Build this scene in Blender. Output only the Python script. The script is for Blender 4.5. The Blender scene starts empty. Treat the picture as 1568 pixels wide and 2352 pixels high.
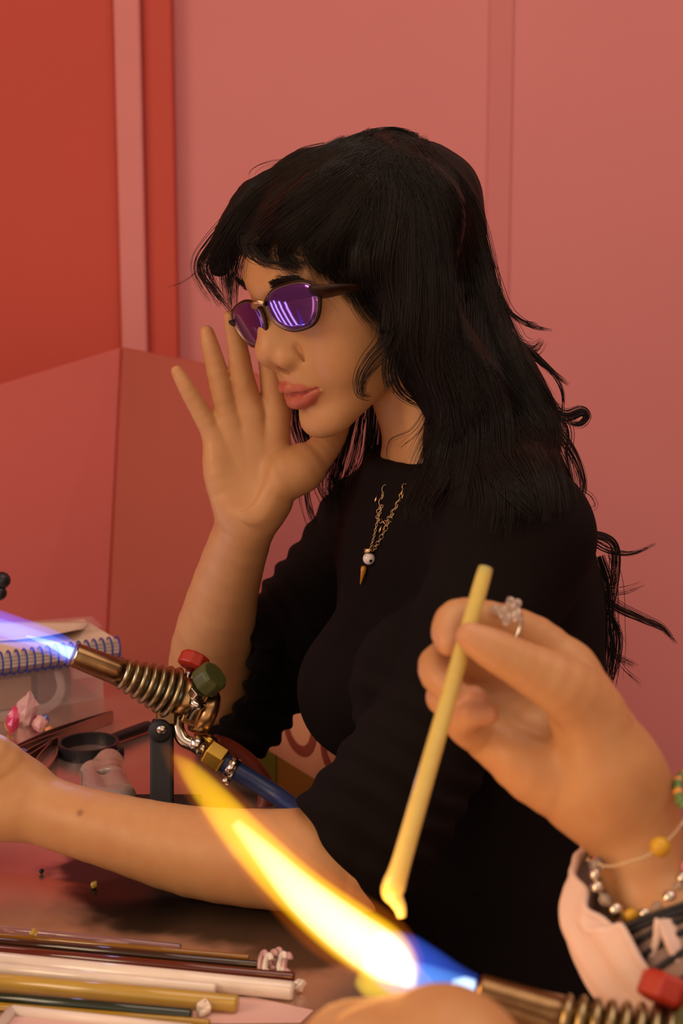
import bpy, bmesh, math, random
import numpy as np
from mathutils import Vector, Matrix, Quaternion
random.seed(7); rng = np.random.default_rng(7)
scn = bpy.context.scene
C = scn.collection
# ------------------------------------------------------------------ camera
FPX = 3503.0; CAMZ = 1.21; PITCH = math.radians(10.0); TABLE_Z = 0.75
cam_d = bpy.data.cameras.new('camera'); cam = bpy.data.objects.new('camera', cam_d); C.objects.link(cam)
cam.location = (0, 0, CAMZ); cam.rotation_euler = (math.radians(90) - PITCH, 0, 0)
cam_d.sensor_fit = 'VERTICAL'; cam_d.sensor_height = 23.5; cam_d.lens = FPX * 23.5 / 2352.0
cam_d.clip_start = 0.02
cam_d.dof.use_dof = True; cam_d.dof.focus_distance = 1.17; cam_d.dof.aperture_fstop = 5.0
scn.camera = cam
# ------------------------------------------------------------------ world, lamps, exposure
wd = bpy.data.worlds.new('world'); scn.world = wd; wd.use_nodes = True
wd.node_tree.nodes['Background'].inputs[0].default_value = (1.0, 0.72, 0.55, 1)
wd.node_tree.nodes['Background'].inputs[1].default_value = 1.15
vs = scn.view_settings; vs.view_transform = 'Standard'; vs.look = 'None'; vs.gamma = 1; vs.use_curve_mapping = False
vs.exposure = -0.16
scn.cycles.transparent_max_bounces = 40
scn.cycles.max_bounces = 8
def area(name, loc, target, size, power, col, sizey=None):
    l = bpy.data.lights.new(name, 'AREA'); l.energy = power; l.color = col; l.size = size
    if sizey: l.shape = 'RECTANGLE'; l.size_y = sizey
    o = bpy.data.objects.new(name, l); C.objects.link(o); o.location = loc
    o.rotation_euler = (Vector(target) - Vector(loc)).to_track_quat('-Z', 'Y').to_euler()
    return o
area('key_light', (-2.20, -0.30, 2.15), (0.1, 1.25, 0.95), 1.1, 31, (1.0, 0.76, 0.52), 1.1)  # key light from the upper left front, no window modelled
area('ceiling_panel_light', (0.70, 0.80, 2.55), (0.70, 0.9, 0), 2.2, 22, (1.0, 0.80, 0.66), 1.2)
# ------------------------------------------------------------------ helpers
FW = np.array([0, math.cos(PITCH), -math.sin(PITCH)]); UPV = np.array([0, math.sin(PITCH), math.cos(PITCH)])
RT = np.array([1.0, 0, 0]); CAM = np.array([0, 0, CAMZ])
def P(px, py, d): return CAM + d * (FW + (px - 784) / FPX * RT + (1176 - py) / FPX * UPV)
def PT(px, py, z=TABLE_Z):                      # the point of a horizontal plane seen at a pixel
    r = FW + (px - 784) / FPX * RT + (1176 - py) / FPX * UPV
    return CAM + r * ((z - CAMZ) / r[2])
def camvec(v): return v[0] * RT + v[1] * UPV - v[2] * FW    # camera axes (right, up, towards camera) -> world
def tag(o, label=None, cat=None, group=None, kind=None):
    if label: o['label'] = label
    if cat: o['category'] = cat
    if group: o['group'] = group
    if kind: o['kind'] = kind
    return o
def empty(name, loc, label=None, cat=None, group=None):
    o = bpy.data.objects.new(name, None); C.objects.link(o); o.location = loc; o.empty_display_size = 0.02
    return tag(o, label, cat, group)
def mesh_obj(name, me, mat, parent=None, smooth=True):
    o = bpy.data.objects.new(name, me); C.objects.link(o)
    for m in (mat if isinstance(mat, (list, tuple)) else [mat]): me.materials.append(m)
    if smooth and len(me.polygons): me.polygons.foreach_set('use_smooth', np.ones(len(me.polygons), bool))
    if parent is not None:
        o.parent = parent; o.location = -Vector(parent.location)
    return o
def np_mesh(name, V, F):
    me = bpy.data.meshes.new(name); V = np.ascontiguousarray(V, np.float32); F = np.ascontiguousarray(F, np.int32)
    me.vertices.add(len(V)); me.vertices.foreach_set('co', V.ravel())
    n = F.shape[1]; me.loops.add(F.size); me.loops.foreach_set('vertex_index', F.ravel())
    me.polygons.add(len(F)); me.polygons.foreach_set('loop_start', np.arange(0, F.size, n, dtype=np.int32))
    me.update(calc_edges=True); me.validate(); return me
def cr(pts, n):                                 # Catmull-Rom through rows of any width
    p = np.asarray(pts, float)
    if len(p) == 2: t = np.linspace(0, 1, n)[:, None]; return p[0] * (1 - t) + p[1] * t
    q = np.vstack([2 * p[0] - p[1], p, 2 * p[-1] - p[-2]]); s = np.linspace(0, len(p) - 1 - 1e-9, n)
    i = s.astype(int); t = (s - i)[:, None]; a, b, c, d = q[i], q[i + 1], q[i + 2], q[i + 3]
    return .5 * (2 * b + (c - a) * t + (2 * a - 5 * b + 4 * c - d) * t * t + (3 * b - a - 3 * c + d) * t ** 3)
def frames(P_):
    T = np.gradient(P_, axis=0); T /= np.linalg.norm(T, axis=1)[:, None] + 1e-12
    r = np.cross(T[0], [0.31, 0.2, 0.93]); r /= np.linalg.norm(r) + 1e-12; N = np.zeros_like(P_)
    for i in range(len(P_)):
        r = r - T[i] * (r @ T[i]); r /= np.linalg.norm(r) + 1e-12; N[i] = r
    return T, N, np.cross(T, N)
def tube_vf(path, rad, seg=12, cap=True, squash=1.0):
    path = np.asarray(path, float); rad = np.broadcast_to(np.asarray(rad, float), (len(path),)); T, N, B = frames(path)
    a = np.linspace(0, 2 * math.pi, seg, endpoint=False)
    V = path[:, None] + rad[:, None, None] * (np.cos(a)[None, :, None] * N[:, None] + squash * np.sin(a)[None, :, None] * B[:, None])
    n = len(path); V = V.reshape(-1, 3); i = np.arange(n - 1)[:, None] * seg; j = np.arange(seg)[None]; k = (j + 1) % seg
    F = np.stack([i + j, i + k, i + seg + k, i + seg + j], -1).reshape(-1, 4); F = [list(map(int, f)) for f in F]
    if cap: F += [list(range(seg - 1, -1, -1)), list(range((n - 1) * seg, n * seg))]
    return V, F
def vf_obj(name, parts, mat, parent=None, smooth=True):      # list of (V,F) joined into one mesh
    VV, FF, o = [], [], 0
    for V, F in parts:
        VV += [tuple(v) for v in np.asarray(V)]; FF += [[i + o for i in f] for f in F]; o += len(V)
    me = bpy.data.meshes.new(name); me.from_pydata(VV, [], FF); me.update()
    return mesh_obj(name, me, mat, parent, smooth)
def tube(name, path, rad, mat, parent=None, seg=12, n=None, squash=1.0):
    p = np.asarray(path, float)
    if n: 
        r = np.broadcast_to(np.asarray(rad, float), (len(p),)); pr = cr(np.hstack([p, r[:, None]]), n); p, rad = pr[:, :3], pr[:, 3]
    return vf_obj(name, [tube_vf(p, rad, seg, True, squash)], mat, parent)
def lathe_vf(prof, origin, axis, seg=24):       # prof: (s along axis, radius)
    ax = np.asarray(axis, float); ax = ax / np.linalg.norm(ax); u = np.cross(ax, [0.13, 0.4, 0.9]); u /= np.linalg.norm(u); v = np.cross(ax, u)
    a = np.linspace(0, 2 * math.pi, seg, endpoint=False); pr = np.asarray(prof, float)
    V = np.asarray(origin) + pr[:, 0, None, None] * ax + pr[:, 1, None, None] * (np.cos(a)[None, :, None] * u + np.sin(a)[None, :, None] * v)
    n = len(pr); V = V.reshape(-1, 3); F = []
    for i in range(n - 1):
        for j in range(seg):
            k = (j + 1) % seg; F.append([i * seg + j, i * seg + k, i * seg + seg + k, i * seg + seg + j])
    F += [list(range(seg - 1, -1, -1)), list(range((n - 1) * seg, n * seg))]
    return V, F
def box_vf(c, ax, ay, az):                      # centre and three half-axis vectors
    c, ax, ay, az = [np.asarray(q, float) for q in (c, ax, ay, az)]
    V = [c + i * ax + j * ay + k * az for k in (-1, 1) for j in (-1, 1) for i in (-1, 1)]
    return np.array(V), [[0, 2, 3, 1], [4, 5, 7, 6], [0, 1, 5, 4], [2, 6, 7, 3], [0, 4, 6, 2], [1, 3, 7, 5]]
def bevel(o, w=0.001, seg=2):
    m = o.modifiers.new('bevel', 'BEVEL'); m.width = w; m.segments = seg; m.limit_method = 'ANGLE'; m.angle_limit = 0.6
    return o
def auto_smooth(o, ang=0.6):
    me = o.data; bm = bmesh.new(); bm.from_mesh(me)
    for e in bm.edges: e.smooth = e.calc_face_angle(3.14) < ang
    bm.to_mesh(me); bm.free(); return o
# ------------------------------------------------------------------ materials
def mat(name, col, rough=0.5, metal=0.0, spec=0.5, sss=0.0, sss_r=(0.012, 0.005, 0.0025), trans=0.0, ior=1.45, coat=0.0, noise=None, bump=None, emit=None, alpha=None, attr=None, sheen=0.0):
    m = bpy.data.materials.new(name); m.use_nodes = True; nt = m.node_tree; b = nt.nodes['Principled BSDF']
    b.inputs['Base Color'].default_value = (*col, 1); b.inputs['Roughness'].default_value = rough; b.inputs['Metallic'].default_value = metal
    b.inputs['Specular IOR Level'].default_value = spec; b.inputs['Transmission Weight'].default_value = trans; b.inputs['IOR'].default_value = ior
    b.inputs['Coat Weight'].default_value = coat; b.inputs['Sheen Weight'].default_value = sheen
    if sss: b.inputs['Subsurface Weight'].default_value = sss; b.inputs['Subsurface Radius'].default_value = sss_r; b.inputs['Subsurface Scale'].default_value = 1.0
    if emit: b.inputs['Emission Color'].default_value = (*emit[0], 1); b.inputs['Emission Strength'].default_value = emit[1]
    if alpha is not None: b.inputs['Alpha'].default_value = alpha
    src = None
    if attr:
        a = nt.nodes.new('ShaderNodeAttribute'); a.attribute_name = attr; src = a.outputs['Color']
    tc = nt.nodes.new('ShaderNodeTexCoord')
    if noise:                                   # (scale vec or number, second colour, amount, detail)
        sc, c2, amt, det = noise
        mp = nt.nodes.new('ShaderNodeMapping'); mp.inputs['Scale'].default_value = sc if isinstance(sc, tuple) else (sc, sc, sc)
        nt.links.new(tc.outputs['Object'], mp.inputs['Vector'])
        nz = nt.nodes.new('ShaderNodeTexNoise'); nz.inputs['Scale'].default_value = 1; nz.inputs['Detail'].default_value = det
        nt.links.new(mp.outputs[0], nz.inputs['Vector'])
        rp = nt.nodes.new('ShaderNodeValToRGB'); rp.color_ramp.elements[0].position = .35; rp.color_ramp.elements[1].position = .7
        rp.color_ramp.elements[1].color = (amt, amt, amt, 1); nt.links.new(nz.outputs['Fac'], rp.inputs[0])
        mx = nt.nodes.new('ShaderNodeMix'); mx.data_type = 'RGBA'; mx.inputs[6].default_value = (*col, 1); mx.inputs[7].default_value = (*c2, 1)
        nt.links.new(rp.outputs[0], mx.inputs[0])
        if src: nt.links.new(src, mx.inputs[6])
        src = mx.outputs[2]
    if src: nt.links.new(src, b.inputs['Base Color'])
    if bump:                                    # (scale, strength, distance)
        sc, st, di = bump
        mp = nt.nodes.new('ShaderNodeMapping'); mp.inputs['Scale'].default_value = sc if isinstance(sc, tuple) else (sc, sc, sc)
        nt.links.new(tc.outputs['Object'], mp.inputs['Vector'])
        nz = nt.nodes.new('ShaderNodeTexNoise'); nz.inputs['Scale'].default_value = 1; nz.inputs['Detail'].default_value = 3; nt.links.new(mp.outputs[0], nz.inputs['Vector'])
        bp = nt.nodes.new('ShaderNodeBump'); bp.inputs['Strength'].default_value = st; bp.inputs['Distance'].default_value = di
        nt.links.new(nz.outputs['Fac'], bp.inputs['Height']); nt.links.new(bp.outputs[0], b.inputs['Normal'])
    return m
def srgb(r, g, b): return tuple(((c / 255 + .055) / 1.055) ** 2.4 if c > 10 else c / 255 / 12.92 for c in (r, g, b))
# ------------------------------------------------------------------ smooth solid modelling (signed distances -> one continuous mesh)
def smin(a, b, k):
    if k <= 1e-6: return np.minimum(a, b)
    h = np.clip(.5 + .5 * (b - a) / k, 0, 1); return b * (1 - h) + a * h - k * h * (1 - h)
def cone(a, b, ra, rb, k=0.008, op='+'): return dict(t='c', a=np.asarray(a, float), b=np.asarray(b, float), ra=ra, rb=rb, k=k, op=op)
def ell(c, r, R=None, k=0.008, op='+'): return dict(t='e', c=np.asarray(c, float), r=np.asarray(r, float) * np.ones(3), R=np.eye(3) if R is None else np.asarray(R, float), k=k, op=op)
def slab(c, n, h, k=0.002, op='-'): n = np.asarray(n, float); return dict(t='p', c=np.asarray(c, float), n=n / np.linalg.norm(n), h=h, k=k, op=op)
def chain(pts, k=0.008, op='+'):                # pts: (point, radius)
    return [cone(pts[i][0], pts[i + 1][0], pts[i][1], pts[i + 1][1], k if i == 0 else .0008, op) for i in range(len(pts) - 1)]
def pchain(pts, k=0.008, op='+'):               # pts in (px, py, depth, radius in px)
    q = np.array(pts, float); q = cr(q, (len(q) - 1) * 3 + 1) if len(q) > 2 else q
    return chain([(P(x, y, d), r * d / FPX) for x, y, d, r in q], k, op)
def pdist(q, p):
    if q['t'] == 'c':
        ab = q['b'] - q['a']; ap = p - q['a']; t = np.clip(ap @ ab / max(ab @ ab, 1e-12), 0, 1)
        d = ap - t[..., None] * ab; return np.sqrt((d * d).sum(-1)) - (q['ra'] + (q['rb'] - q['ra']) * t)
    if q['t'] == 'p': return (p - q['c']) @ q['n'] - q['h']
    l = (p - q['c']) @ q['R']; k0 = np.sqrt(((l / q['r']) ** 2).sum(-1)); k1 = np.sqrt(((l / q['r'] ** 2) ** 2).sum(-1)) + 1e-9
    return np.where(k0 < 1e-4, -q['r'].min(), k0 * (k0 - 1) / k1)
def comb(D, d, q): return smin(D, d, q['k']) if q['op'] == '+' else -smin(-D, d, q['k'])
def sdf(prims, p):
    D = np.full(p.shape[:-1], 9.0)
    for q in prims: D = comb(D, pdist(q, p), q)
    return D
def bounds(prims, pad):
    lo, hi = np.full(3, 9e9), np.full(3, -9e9)
    for q in prims:
        if q['op'] != '+': continue
        if q['t'] == 'c': a = np.minimum(q['a'] - q['ra'], q['b'] - q['rb']); b = np.maximum(q['a'] + q['ra'], q['b'] + q['rb'])
        elif q['t'] == 'e': e = np.sqrt(((q['R'] * q['r']) ** 2).sum(1)); a, b = q['c'] - e, q['c'] + e
        else: continue
        lo = np.minimum(lo, a); hi = np.maximum(hi, b)
    return lo - pad, hi + pad
def polygonize(prims, h, disp=None, pad=0.012, B=6):
    lo, hi = bounds(prims, pad); nb = np.ceil((hi - lo) / (h * B)).astype(int)
    g = np.stack(np.meshgrid(*[np.arange(n) for n in nb], indexing='ij'), -1).reshape(-1, 3)
    cen = lo + (g + .5) * h * B; half = h * B * .87; D = np.full(len(g), 9.0); near = []
    for q in prims:
        d = np.concatenate([pdist(q, c) for c in np.array_split(cen, max(1, len(cen) // 200000))]); near.append(d); D = comb(D, d, q)
    keep = np.abs(D) < half * 1.15 + (0.006 if disp else 0); g = g[keep]; Dk = D[keep]
    off = np.stack(np.meshgrid(*[np.arange(B + 1)] * 3, indexing='ij'), -1).reshape(-1, 3)
    S = np.full((len(g), len(off)), 9.0, np.float64)
    pts = lo + (g[:, None] * B + off[None]) * h
    for q, d in zip(prims, near):
        d = d[keep]
        sel = np.nonzero((d < Dk + q['k'] + 2.1 * half) if q['op'] == '+' else (-d > Dk - q['k'] - 2.1 * half))[0]
        if len(sel): S[sel] = comb(S[sel], pdist(q, pts[sel]), q)
    if disp: S = S + disp(pts.reshape(-1, 3)).reshape(S.shape)
    S = S.reshape(-1, B + 1, B + 1, B + 1); ins = S < 0
    cs = [(i, j, k) for i in (0, 1) for j in (0, 1) for k in (0, 1)]
    sl = lambda A, c: A[:, c[0]:B + c[0], c[1]:B + c[1], c[2]:B + c[2]]
    cnt = sum(sl(ins, c).astype(np.int8) for c in cs); act = (cnt > 0) & (cnt < 8)
    b, i, j, k = np.nonzero(act); num = np.zeros((len(b), 3)); den = np.zeros(len(b))
    for c0 in cs:
        for ax in range(3):
            if c0[ax]: continue
            c1 = list(c0); c1[ax] = 1
            s0 = S[b, i + c0[0], j + c0[1], k + c0[2]]; s1 = S[b, i + c1[0], j + c1[1], k + c1[2]]
            x = (s0 < 0) != (s1 < 0); t = np.where(x, s0 / np.where(x, s0 - s1, 1), 0)
            q = np.array(c0, float)[None] + t[:, None] * (np.array(c1) - np.array(c0))[None]
            num += np.where(x[:, None], q, 0); den += x
    cell = g[b] * B + np.stack([i, j, k], -1); V = lo + (cell + num / den[:, None]) * h
    N = (nb * B + 3).astype(np.int64); cid = lambda c: ((c[..., 0] + 1) * N[1] + c[..., 1] + 1) * N[2] + c[..., 2] + 1
    ids = cid(cell.astype(np.int64)); order = np.argsort(ids); sid = ids[order]; F = []
    for ax in range(3):
        a1, a2 = (ax + 1) % 3, (ax + 2) % 3
        A = ins[:, :B, :B, :B]; c1 = [0, 0, 0]; c1[ax] = 1; Bv = sl(ins, c1)
        b, i, j, k = np.nonzero(A != Bv); node = (g[b] * B + np.stack([i, j, k], -1)).astype(np.int64); flip = A[b, i, j, k]
        quad = []
        for d1, d2 in ((-1, -1), (0, -1), (0, 0), (-1, 0)):
            c = node.copy(); c[:, a1] += d1; c[:, a2] += d2; x = cid(c); p = np.clip(np.searchsorted(sid, x), 0, len(sid) - 1)
            quad.append(np.where(sid[p] == x, order[p], -1))
        quad = np.stack(quad, -1); ok = (quad >= 0).all(1); quad, flip = quad[ok], flip[ok]
        F.append(np.where(flip[:, None], quad, quad[:, ::-1]))
    return V, np.concatenate(F)
def set_color(me, col):
    a = me.color_attributes.new('tint', 'FLOAT_COLOR', 'POINT'); c = np.ones((len(me.vertices), 4), np.float32); c[:, :3] = col; a.data.foreach_set('color', c.ravel())
def vnoise(p, s, seed=0):                       # cheap smooth value noise from sines
    r = np.random.default_rng(seed); o = np.zeros(len(p))
    for i in range(5):
        w = r.normal(size=3) * s; o += np.sin(p @ w + r.uniform(0, 6.28))
    return o / 5
# ------------------------------------------------------------------ room
M_pink = mat('pink_wall_paint', srgb(208, 131, 131), 0.75, noise=(3.0, srgb(202, 122, 122), 0.5, 2), bump=(160, 0.08, 0.001))
M_red = mat('red_wall_paint', srgb(192, 76, 62), 0.7, noise=(3.0, srgb(182, 70, 58), 0.5, 2), bump=(160, 0.08, 0.001))
M_pink2 = mat('pale_pink_trim', srgb(210, 130, 128), 0.6, noise=(6.0, srgb(203, 122, 120), 0.4, 2))
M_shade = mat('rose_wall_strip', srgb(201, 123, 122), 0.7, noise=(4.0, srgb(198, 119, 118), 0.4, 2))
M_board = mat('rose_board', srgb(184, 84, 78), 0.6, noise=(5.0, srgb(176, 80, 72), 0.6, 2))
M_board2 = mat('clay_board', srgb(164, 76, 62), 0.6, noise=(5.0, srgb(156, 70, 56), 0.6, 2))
M_floor = mat('grey_floor', (0.22, 0.17, 0.15), 0.5, noise=(8, (0.17, 0.13, 0.11), 0.7, 4))
M_ceil = mat('ceiling_white', (0.7, 0.62, 0.56), 0.8, noise=(5, (0.66, 0.58, 0.52), 0.5, 2))
def slabv(x0, x1, y0, y1, z0, z1): return box_vf(((x0 + x1) / 2, (y0 + y1) / 2, (z0 + z1) / 2), ((x1 - x0) / 2, 0, 0), (0, (y1 - y0) / 2, 0), (0, 0, (z1 - z0) / 2))
WY = 2.30
def struct(name, vf, m): return tag(vf_obj(name, [vf] if isinstance(vf, tuple) else vf, m, None, False), kind='structure')
struct('floor', slabv(-2.6, 2.6, -1.0, WY + .1, -.05, 0), M_floor); struct('ceiling', slabv(-2.6, 2.6, -1.0, WY + .1, 2.6, 2.65), M_ceil)
struct('wall_back', slabv(-2.6, 2.6, WY, WY + .1, 0, 2.6), M_pink)
struct('wall_left', slabv(-2.7, -2.6, -1.0, WY + .1, 0, 2.6), M_pink); struct('wall_right', slabv(2.6, 2.7, -1.0, WY + .1, 0, 2.6), M_pink)
def wx(px, d=WY): return (px - 784) / FPX * d / 1.0233
bevel(struct('trim_1', slabv(-2.6, wx(279), WY - .03, WY, 0, 2.6), M_red), .004); bevel(struct('trim_2', slabv(wx(279), wx(338), WY - .045, WY, 0, 2.6), M_pink2), .004)
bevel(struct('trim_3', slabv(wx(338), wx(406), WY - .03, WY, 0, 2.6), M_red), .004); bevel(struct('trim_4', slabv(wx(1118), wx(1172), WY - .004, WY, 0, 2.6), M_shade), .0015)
struct('baseboard_back', slabv(-2.6, 2.6, WY - .06, WY - .046, 0, .09), M_pink2)
# folding board that screens the work place
board = empty('folding_screen', tuple(P(279, 796, 1.95) * np.array([1, 1, 0])), 'rose folding board screen standing on the floor behind the work table', 'screen')
t0, t1, t2 = P(279, 796, 1.95), P(598, 858, 1.86), P(-420, 1010, 1.84)
def foot(t, px): q = P(px[0], px[1], px[2]); v = q - t; return t + v * (t[2] / -v[2])
b0, b1, b2 = foot(t0, (240, 1590, 1.90)), foot(t1, (600, 1500, 1.82)), foot(t2, (-430, 1700, 1.80))
def quad_panel(name, a, b, c, d, th, m, parent):
    n = np.cross(b - a, d - a); n /= np.linalg.norm(n); V = [q + s * n * th for s in (0, 1) for q in (a, b, c, d)]
    o = vf_obj(name, [(V, [[0, 1, 2, 3], [7, 6, 5, 4], [0, 4, 5, 1], [1, 5, 6, 2], [2, 6, 7, 3], [3, 7, 4, 0]])], m, parent, False)
    bmx = bmesh.new(); bmx.from_mesh(o.data); bmesh.ops.recalc_face_normals(bmx, faces=bmx.faces); bmx.to_mesh(o.data); bmx.free()
    return o
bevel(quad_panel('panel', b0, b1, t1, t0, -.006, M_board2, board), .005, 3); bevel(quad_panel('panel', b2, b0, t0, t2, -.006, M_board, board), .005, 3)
# ------------------------------------------------------------------ table
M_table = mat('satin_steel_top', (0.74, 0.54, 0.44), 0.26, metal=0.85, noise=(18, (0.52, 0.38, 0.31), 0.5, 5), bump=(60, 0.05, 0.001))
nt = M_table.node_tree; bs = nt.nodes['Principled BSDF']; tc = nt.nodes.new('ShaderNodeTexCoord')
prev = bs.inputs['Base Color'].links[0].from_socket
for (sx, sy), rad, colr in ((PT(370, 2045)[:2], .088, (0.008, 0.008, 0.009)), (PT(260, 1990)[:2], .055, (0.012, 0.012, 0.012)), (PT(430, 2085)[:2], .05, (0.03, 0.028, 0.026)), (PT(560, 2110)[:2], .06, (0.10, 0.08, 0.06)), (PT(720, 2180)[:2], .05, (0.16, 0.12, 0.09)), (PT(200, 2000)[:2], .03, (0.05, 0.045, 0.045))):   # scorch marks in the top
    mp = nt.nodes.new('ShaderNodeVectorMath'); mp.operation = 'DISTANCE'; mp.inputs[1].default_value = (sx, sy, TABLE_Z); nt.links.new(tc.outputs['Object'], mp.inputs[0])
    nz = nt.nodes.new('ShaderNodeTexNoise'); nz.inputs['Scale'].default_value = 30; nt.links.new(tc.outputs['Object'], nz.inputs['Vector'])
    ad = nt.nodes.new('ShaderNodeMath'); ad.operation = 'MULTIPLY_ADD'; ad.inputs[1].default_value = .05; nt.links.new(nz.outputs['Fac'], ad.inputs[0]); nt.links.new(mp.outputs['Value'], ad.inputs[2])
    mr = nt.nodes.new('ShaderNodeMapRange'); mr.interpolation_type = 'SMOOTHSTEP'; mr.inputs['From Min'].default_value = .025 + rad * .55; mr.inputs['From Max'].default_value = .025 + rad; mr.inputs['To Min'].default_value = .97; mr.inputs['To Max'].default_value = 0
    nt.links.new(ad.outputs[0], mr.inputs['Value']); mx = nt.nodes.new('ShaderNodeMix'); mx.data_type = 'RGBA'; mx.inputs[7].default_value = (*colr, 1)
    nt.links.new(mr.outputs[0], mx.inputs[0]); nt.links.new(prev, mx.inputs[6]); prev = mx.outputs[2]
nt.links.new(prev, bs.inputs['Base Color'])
M_leg = mat('dark_steel', (0.05, 0.05, 0.055), 0.4, metal=0.8, noise=(30, (0.03, 0.03, 0.03), 0.5, 3))
ed = np.array([-.36, 1.0, 0]); ed /= np.linalg.norm(ed); inn = np.array([-ed[1], ed[0], 0])
p0 = np.array([-.085 + (1.30 - .42) * .36, .42, 0]); TL, TW = 1.30, 0.95
tcen = p0 + ed * TL / 2 + inn * TW / 2
table = empty('table', (tcen[0], tcen[1], 0), 'satin metal topped work table with scorch marks, covered in glass tools', 'table')
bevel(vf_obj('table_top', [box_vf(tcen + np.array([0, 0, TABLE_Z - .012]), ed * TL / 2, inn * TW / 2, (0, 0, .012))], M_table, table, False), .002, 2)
for a in (-1, 1):
    for b in (-1, 1):
        c = tcen + ed * (TL / 2 - .06) * a + inn * (TW / 2 - .06) * b; bevel(vf_obj('leg', [box_vf(c + np.array([0, 0, .363]), ed * .02, inn * .02, (0, 0, .363))], M_leg, table, False), .002)
# ------------------------------------------------------------------ stools under the two people
def stool(c, label):
    s = empty('stool', (c[0], c[1], 0), label, 'stool', 'black round stools'); V, F = lathe_vf([(0, .15), (.004, .158), (.03, .16), (.045, .15)], (c[0], c[1], c[2] - .045), (0, 0, 1), 32); vf_obj('seat', [(V, F)], M_leg, s)
    for i in range(4):
        a = i * math.pi / 2 + .6; u = np.array([math.cos(a), math.sin(a), 0]); tube('leg', [np.array(c) * [1, 1, 0] + u * .17 + np.array([0, 0, .0]), np.array(c) * [1, 1, 0] + u * .12 + np.array([0, 0, c[2] - .045])], .012, M_leg, s, 10)
# ------------------------------------------------------------------ the woman at the torch
M_skin = mat('skin', (0.55, 0.305, 0.145), 0.45, sss=0.12, attr='tint', spec=0.42, noise=(90, (0.48, 0.20, 0.085), 0.35, 3), bump=(900, 0.12, 0.0004))
M_knit = mat('black_knit', (0.0055, 0.0038, 0.0036), 0.92, spec=0.12, sheen=0.0, bump=((900, 900, 60), 0.5, 0.0006), noise=(14, (0.009, 0.006, 0.0055), 0.6, 2))
M_trouser = mat('black_trousers', (0.012, 0.012, 0.014), 0.9, noise=(40, (0.02, 0.02, 0.022), 0.5, 2))
yaw, pit, rol = math.radians(64.2), math.radians(27.0), math.radians(-8.0)
def head_axes(y, p, r):
    F_ = np.array([-math.sin(y), 0, math.cos(y)]); U_ = np.array([0, 1., 0]); X_ = np.array([math.cos(y), 0, math.sin(y)])
    F2 = F_ * math.cos(p) - U_ * math.sin(p); U2 = U_ * math.cos(p) + F_ * math.sin(p)
    return np.stack([camvec(v) for v in (X_ * math.cos(r) + U2 * math.sin(r), F2, U2 * math.cos(r) - X_ * math.sin(r))], 1)
HR = head_axes(yaw, pit, rol); HC = CAM + camvec((0.0128, 0.2012, -1.203))
def H(x, y, z): return HC + HR @ (np.array([x, y, z]) / 1000.0)
def he(x, y, z, rx, ry, rz, k=8, op='+', tilt=0.0, axis=0):
    R = HR
    if tilt:
        c, s = math.cos(tilt), math.sin(tilt); T = [np.array([[1, 0, 0], [0, c, -s], [0, s, c]]), np.array([[c, 0, s], [0, 1, 0], [-s, 0, c]]), np.array([[c, -s, 0], [s, c, 0], [0, 0, 1]])][axis]; R = HR @ T
    return ell(H(x, y, z), np.array([rx, ry, rz]) / 1000, R, k / 1000, op)
def hc(a, b, ra, rb, k=6, op='+'): return cone(H(*a), H(*b), ra / 1000, rb / 1000, k / 1000, op)
head = [he(0, -8, 16, 67, 80, 57, 1), he(0, 24, 20, 60, 66, 48, 12), he(0, 34, -28, 56, 54, 58, 14),
        he(0, 46, -74, 40, 44, 32, 16)]
for s in (-1, 1):
    head += [he(s * 41, 52, -26, 19, 22, 18, 18), he(s * 46, 28, -36, 18, 40, 36, 16), he(s * 34, 56, -58, 20, 24, 26, 16), hc((s * 48, 2, -58), (s * 15, 72, -101), 14, 14, 16), hc((s * 54, 0, -16), (s * 48, 2, -58), 15, 14, 14),
             hc((s * 8, 82, 10), (s * 38, 74, 12), 8, 8, 16)]
head += [he(0, 82, -104, 18, 14, 13.5, 12), he(0, 78, -64, 27, 21, 22, 12), he(0, 74, -44, 28, 19, 22, 12)]
for s in (-1, 1): head += [he(s * 33, 90, -3, 13, 7, 9, 9, '-')]
for s in (-1, 1): head += [he(s * 31, 72, -4, 14, 12, 12, 5)]
head += [hc((0, 83, 4), (0, 98.5, -30), 7.5, 7.6, 10), hc((0, 76, -4), (0, 89, -36), 11, 16, 11), he(0, 102, -36.5, 10.0, 9.8, 9.0, 7), hc((0, 103.5, -43), (0, 95, -54), 4.8, 6, 4)]
for s in (-1, 1): head += [he(s * 13.4, 92, -43.5, 7.6, 12, 9.2, 5)]
for s in (-1, 1): head += [he(s * 8.0, 97.5, -52.5, 3.6, 6.0, 4.6, 1.6, '-', 0.4, 0), hc((s * 21.5, 87.5, -37), (s * 22, 85, -50), .4, .8, 6, '-')]
head += [he(0, 103.5, -59.5, 3.0, 2.6, 7, 4, '-')]
lips_up = []
for s in (-1, 1): lips_up += [hc((s * 25, 83.5, -73), (s * 15, 92.5, -70), 2.2, 3.6, 3), hc((s * 15, 92.5, -70), (s * 4.5, 98.2, -68.2), 3.6, 4.8, 3)]
lips_up += [hc((-4.5, 98.2, -68.4), (4.5, 98.2, -68.4), 4.5, 4.5, 2)]
lips_lo = []
for s in (-1, 1): lips_lo += [hc((s * 24, 82.5, -74.5), (s * 14, 90.5, -79), 2.2, 5.2, 3), hc((s * 14, 90.5, -79), (s * 3, 94, -80.5), 5.2, 7.6, 3)]
head += lips_up + lips_lo
for s in (-1, 1): head += [hc((s * 27, 85, -73), (s * 14, 95, -73.2), .8, 1.5, 1.6, '-'), hc((s * 14, 95, -73.2), (0, 101.5, -73.4), 1.5, 1.9, 1.6, '-')]
head += [he(0, 104, -93, 16, 7.5, 4.2, 6, '-')]
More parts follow.
